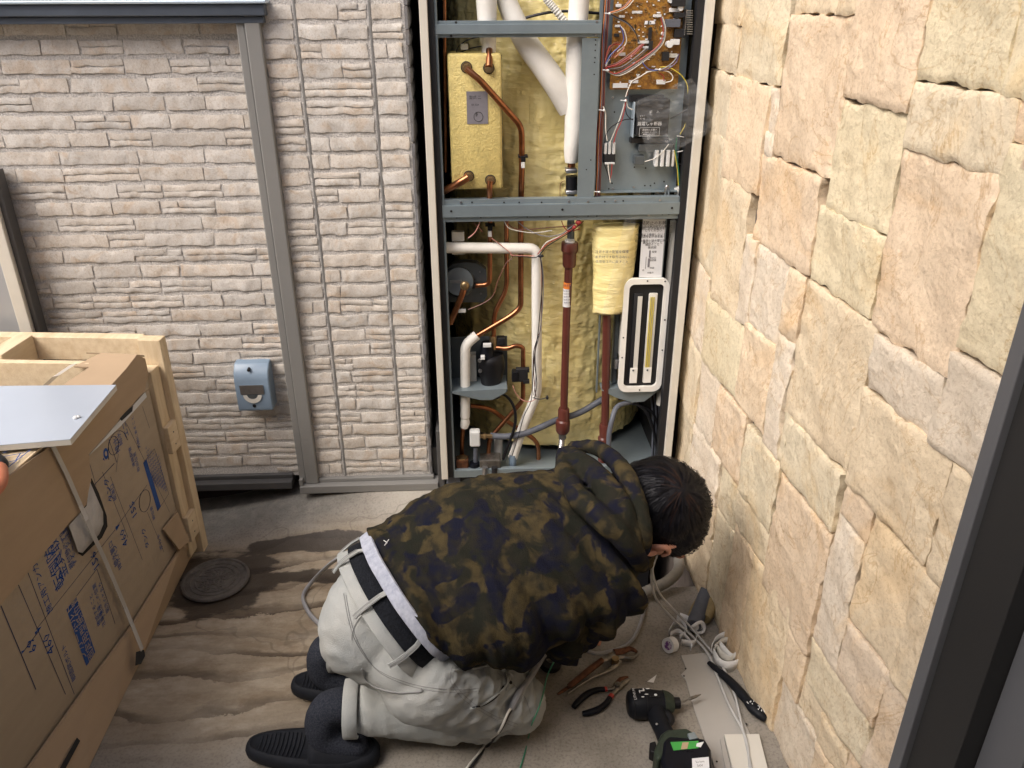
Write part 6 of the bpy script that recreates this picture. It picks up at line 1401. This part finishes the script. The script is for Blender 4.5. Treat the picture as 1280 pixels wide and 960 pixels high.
# dark brush-like tool along the wall
p = G(920, 860)
t = thing('utility_brush', 'dark blue-black handled tool with paint-flecked head along the foot of the wall', 'hand tool', (p.x, p.y, 0))
mb = MB(); mb.tube([G(886, 828, .012), G(893, 834, .013), G(902, 842, .013)], [.006, .008, .008], n=10, sq=(1, .7)); mb.build('handle_tip', M_['tool_black'], t, True)
mb = MB(); mb.tube([G(901, 841, .014), G(914, 853, .015), G(926, 866, .015), G(934, 876, .015)], [.009, .010, .011, .010], n=12); mb.build('handle', M_['drill_black'], t, True)
mb = MB(); mb.tube([G(933, 874, .016), G(941, 884, .017), G(951, 893, .016), G(958, 899, .014)], [.010, .014, .0135, .008], n=14, sq=(1, .8)); hd_ = mb.build('head', M_['drill_black'], t, True)
mb = MB()
for i in range(26):
    u = r9.random(); c = G(938+16*u, 880+16*u, .018); ph = r9.uniform(0, 3.1); mb.ell(c+V(.012*math.cos(ph), 0, .011*math.sin(ph)), .0012, .002, .0008, seg=6)
stuff(mb.build('paint_flecks', M_['label_white'], hd_, True))
# chip
p = G(818, 850)
t = tag(poly_plate('plastic_chip', [(809, 852), (821, 843), (817, 853)], .002, .0012, M_['tape_white'], None, .0003, (p.x, p.y, 0)), 'tiny triangular white plastic chip on bare concrete', 'offcut')
p = G(668, 824)
# crumbs
mb = MB(); rc = random.Random(4)
for i in range(150):
    if i < 60: px, py = rc.gauss(893, 7), rc.gauss(790, 7)
    else: px, py = rc.uniform(700, 960), rc.uniform(745, 950)
    c = G(px, py, .001); s_ = rc.uniform(.0007, .0022) if i < 60 else rc.uniform(.0005, .0012)
    if c.x > .627-.0823*(c.y-1.125)-.02: continue
    mb.add([c+V(rc.uniform(-1, 1), rc.uniform(-1, 1), rc.uniform(0, 1))*s_ for _k in range(4)], [(0, 1, 2), (0, 2, 3), (0, 3, 1), (1, 3, 2)])
o = stuff(mb.build('debris', M_['iron'], loc=(.5, 1.4, 0)))
o['label'] = 'dark crumbs and grit scattered on the concrete by the stone wall'
# conduit elbow coming out from under the heater
p = G(828, 728)
t = thing('conduit', 'beige-grey curved flexible conduit emerging beneath the heater', 'conduit', (p.x, p.y, 0))
P = [G(846, 672, .03), G(848, 693, .04), G(848, 712, .04), G(834, 727, .035), G(818, 735, .03), G(805, 741, .024)]
mb = MB(); P2, _z = spline(P, [0]*6, 9); mb.tube(P2, [.0152 if i % 3 else .0142 for i in range(len(P2))], n=16, smooth=False); mb.build('tube', M_['conduit_grey'], t, True)
d = (P2[-1]-P2[-3]).normalized(); mb = MB(); mb.cyl(P2[-1], P2[-1]+d*.0015, .0120, n=16); mb.build('mouth', M_['black'], t)
# cables
bpy.context.view_layer.update()
def hov(px, py, lift=.004):     # on trousers if the point falls there, else on the floor
    d = ray(px, py).normalized(); ok, loc, n_, _i = jeans.ray_cast(CAM-PR.location, d)
    if ok: return loc+PR.location+n_*lift
    return G(px, py, lift)
def cable(name, label, runs, cat='cable', group=None):
    c0 = runs[0][1][0]; t = thing(name, label, cat, (c0.x, c0.y, 0), group)
    for nm, P, r_, mm in runs: mb = MB(); mb.tube(P, r_, n=8, sub=6); mb.build(nm, M_[mm], t, True)
    return t
F1 = [G(807, 738, .02), G(806, 752, .008), G(802, 775, .006), G(792, 798, .006), G(778, 809, .010), G(760, 815, .02), G(745, 817, .03), G(730, 812, .035), G(716, 807, .05)]
cable('grey_cable', 'thick grey sheathed cable curving out of the conduit to the man\'s sleeve', [('sheath', F1, .0047, 'cable_grey')])
F2 = [G(705, 806, .06), G(692, 806, .085), G(682, 816, .10), G(672, 832, .10), hov(660, 848, .009), hov(648, 868, .006), hov(638, 886, .006)]
F3 = [F2[-1], hov(634, 892, .006), hov(626, 910, .004), G(612, 930, .006), G(595, 950, .005), G(580, 975, .004)]
F4 = [F2[-1], hov(631, 893, .008), hov(623, 912, .006), G(610, 926, .009), G(598, 942, .005), G(585, 958, .006), G(572, 978, .004)]
cable('stripped_cable', 'grey cable over the near knee, stripped to black and white cores', [('sheath', F2, .0068, 'cable_grey'), ('core', F3, .0030, 'black_wire'), ('core', F4, .0026, 'white_wire')])
F5 = [G(712, 808, .07), G(702, 811, .09), G(692, 828, .10), G(684, 845, .085), hov(676, 868, .006), hov(670, 885, .006), hov(664, 902, .004), G(661, 920, .004), G(655, 945, .003), G(645, 975, .003)]
cable('green_wire', 'thin green earth wire hanging from the sleeve past the knee', [('wire', F5, .0017, 'green_wire')], 'wire')
A1 = [G(824, 688, .40), G(818, 702, .36), G(814, 722, .25), G(820, 748, .13), G(838, 770, .06), G(862, 792, .022), G(884, 816, .010), G(897, 846, .009), G(911, 880, .009), G(928, 912, .014), G(935, 935, .014), G(939, 985, .014)]
A2 = [G(822, 690, .39), G(816, 706, .35), G(817, 722, .25), G(826, 744, .14), G(846, 766, .07), G(868, 789, .026), G(892, 818, .012), G(909, 844, .009), G(920, 874, .009), G(927, 905, .014), G(934, 934, .014), G(944, 985, .014)]
cable('pale_cable', 'left one of two pale thin cables running from the ear across the sheet metal', [('sheath', A1, .0030, 'cable_pale')])
cable('pale_cable', 'right one of two pale thin cables running from the ear to the cover plate', [('sheath', A2, .0028, 'cable_pale')])
L1 = [at_z(458, 676, .36), at_z(440, 688, .28), at_z(415, 703, .14), at_z(393, 724, .03), at_z(379, 744, .006), at_z(385, 764, .006), at_z(398, 779, .006), at_z(412, 790, .006), at_z(430, 800, .006)]
mbp = V(0, 0, 1)
t = thing('flat_cable', 'flat grey cable looping from the man\'s waist down onto the stained floor', 'cable', (L1[4].x, L1[4].y, 0))
mb = MB(); mb.tube(L1, .0075, n=8, sub=6, sq=(1, .7)); mb.build('sheath', M_['cable_grey'], t, True)
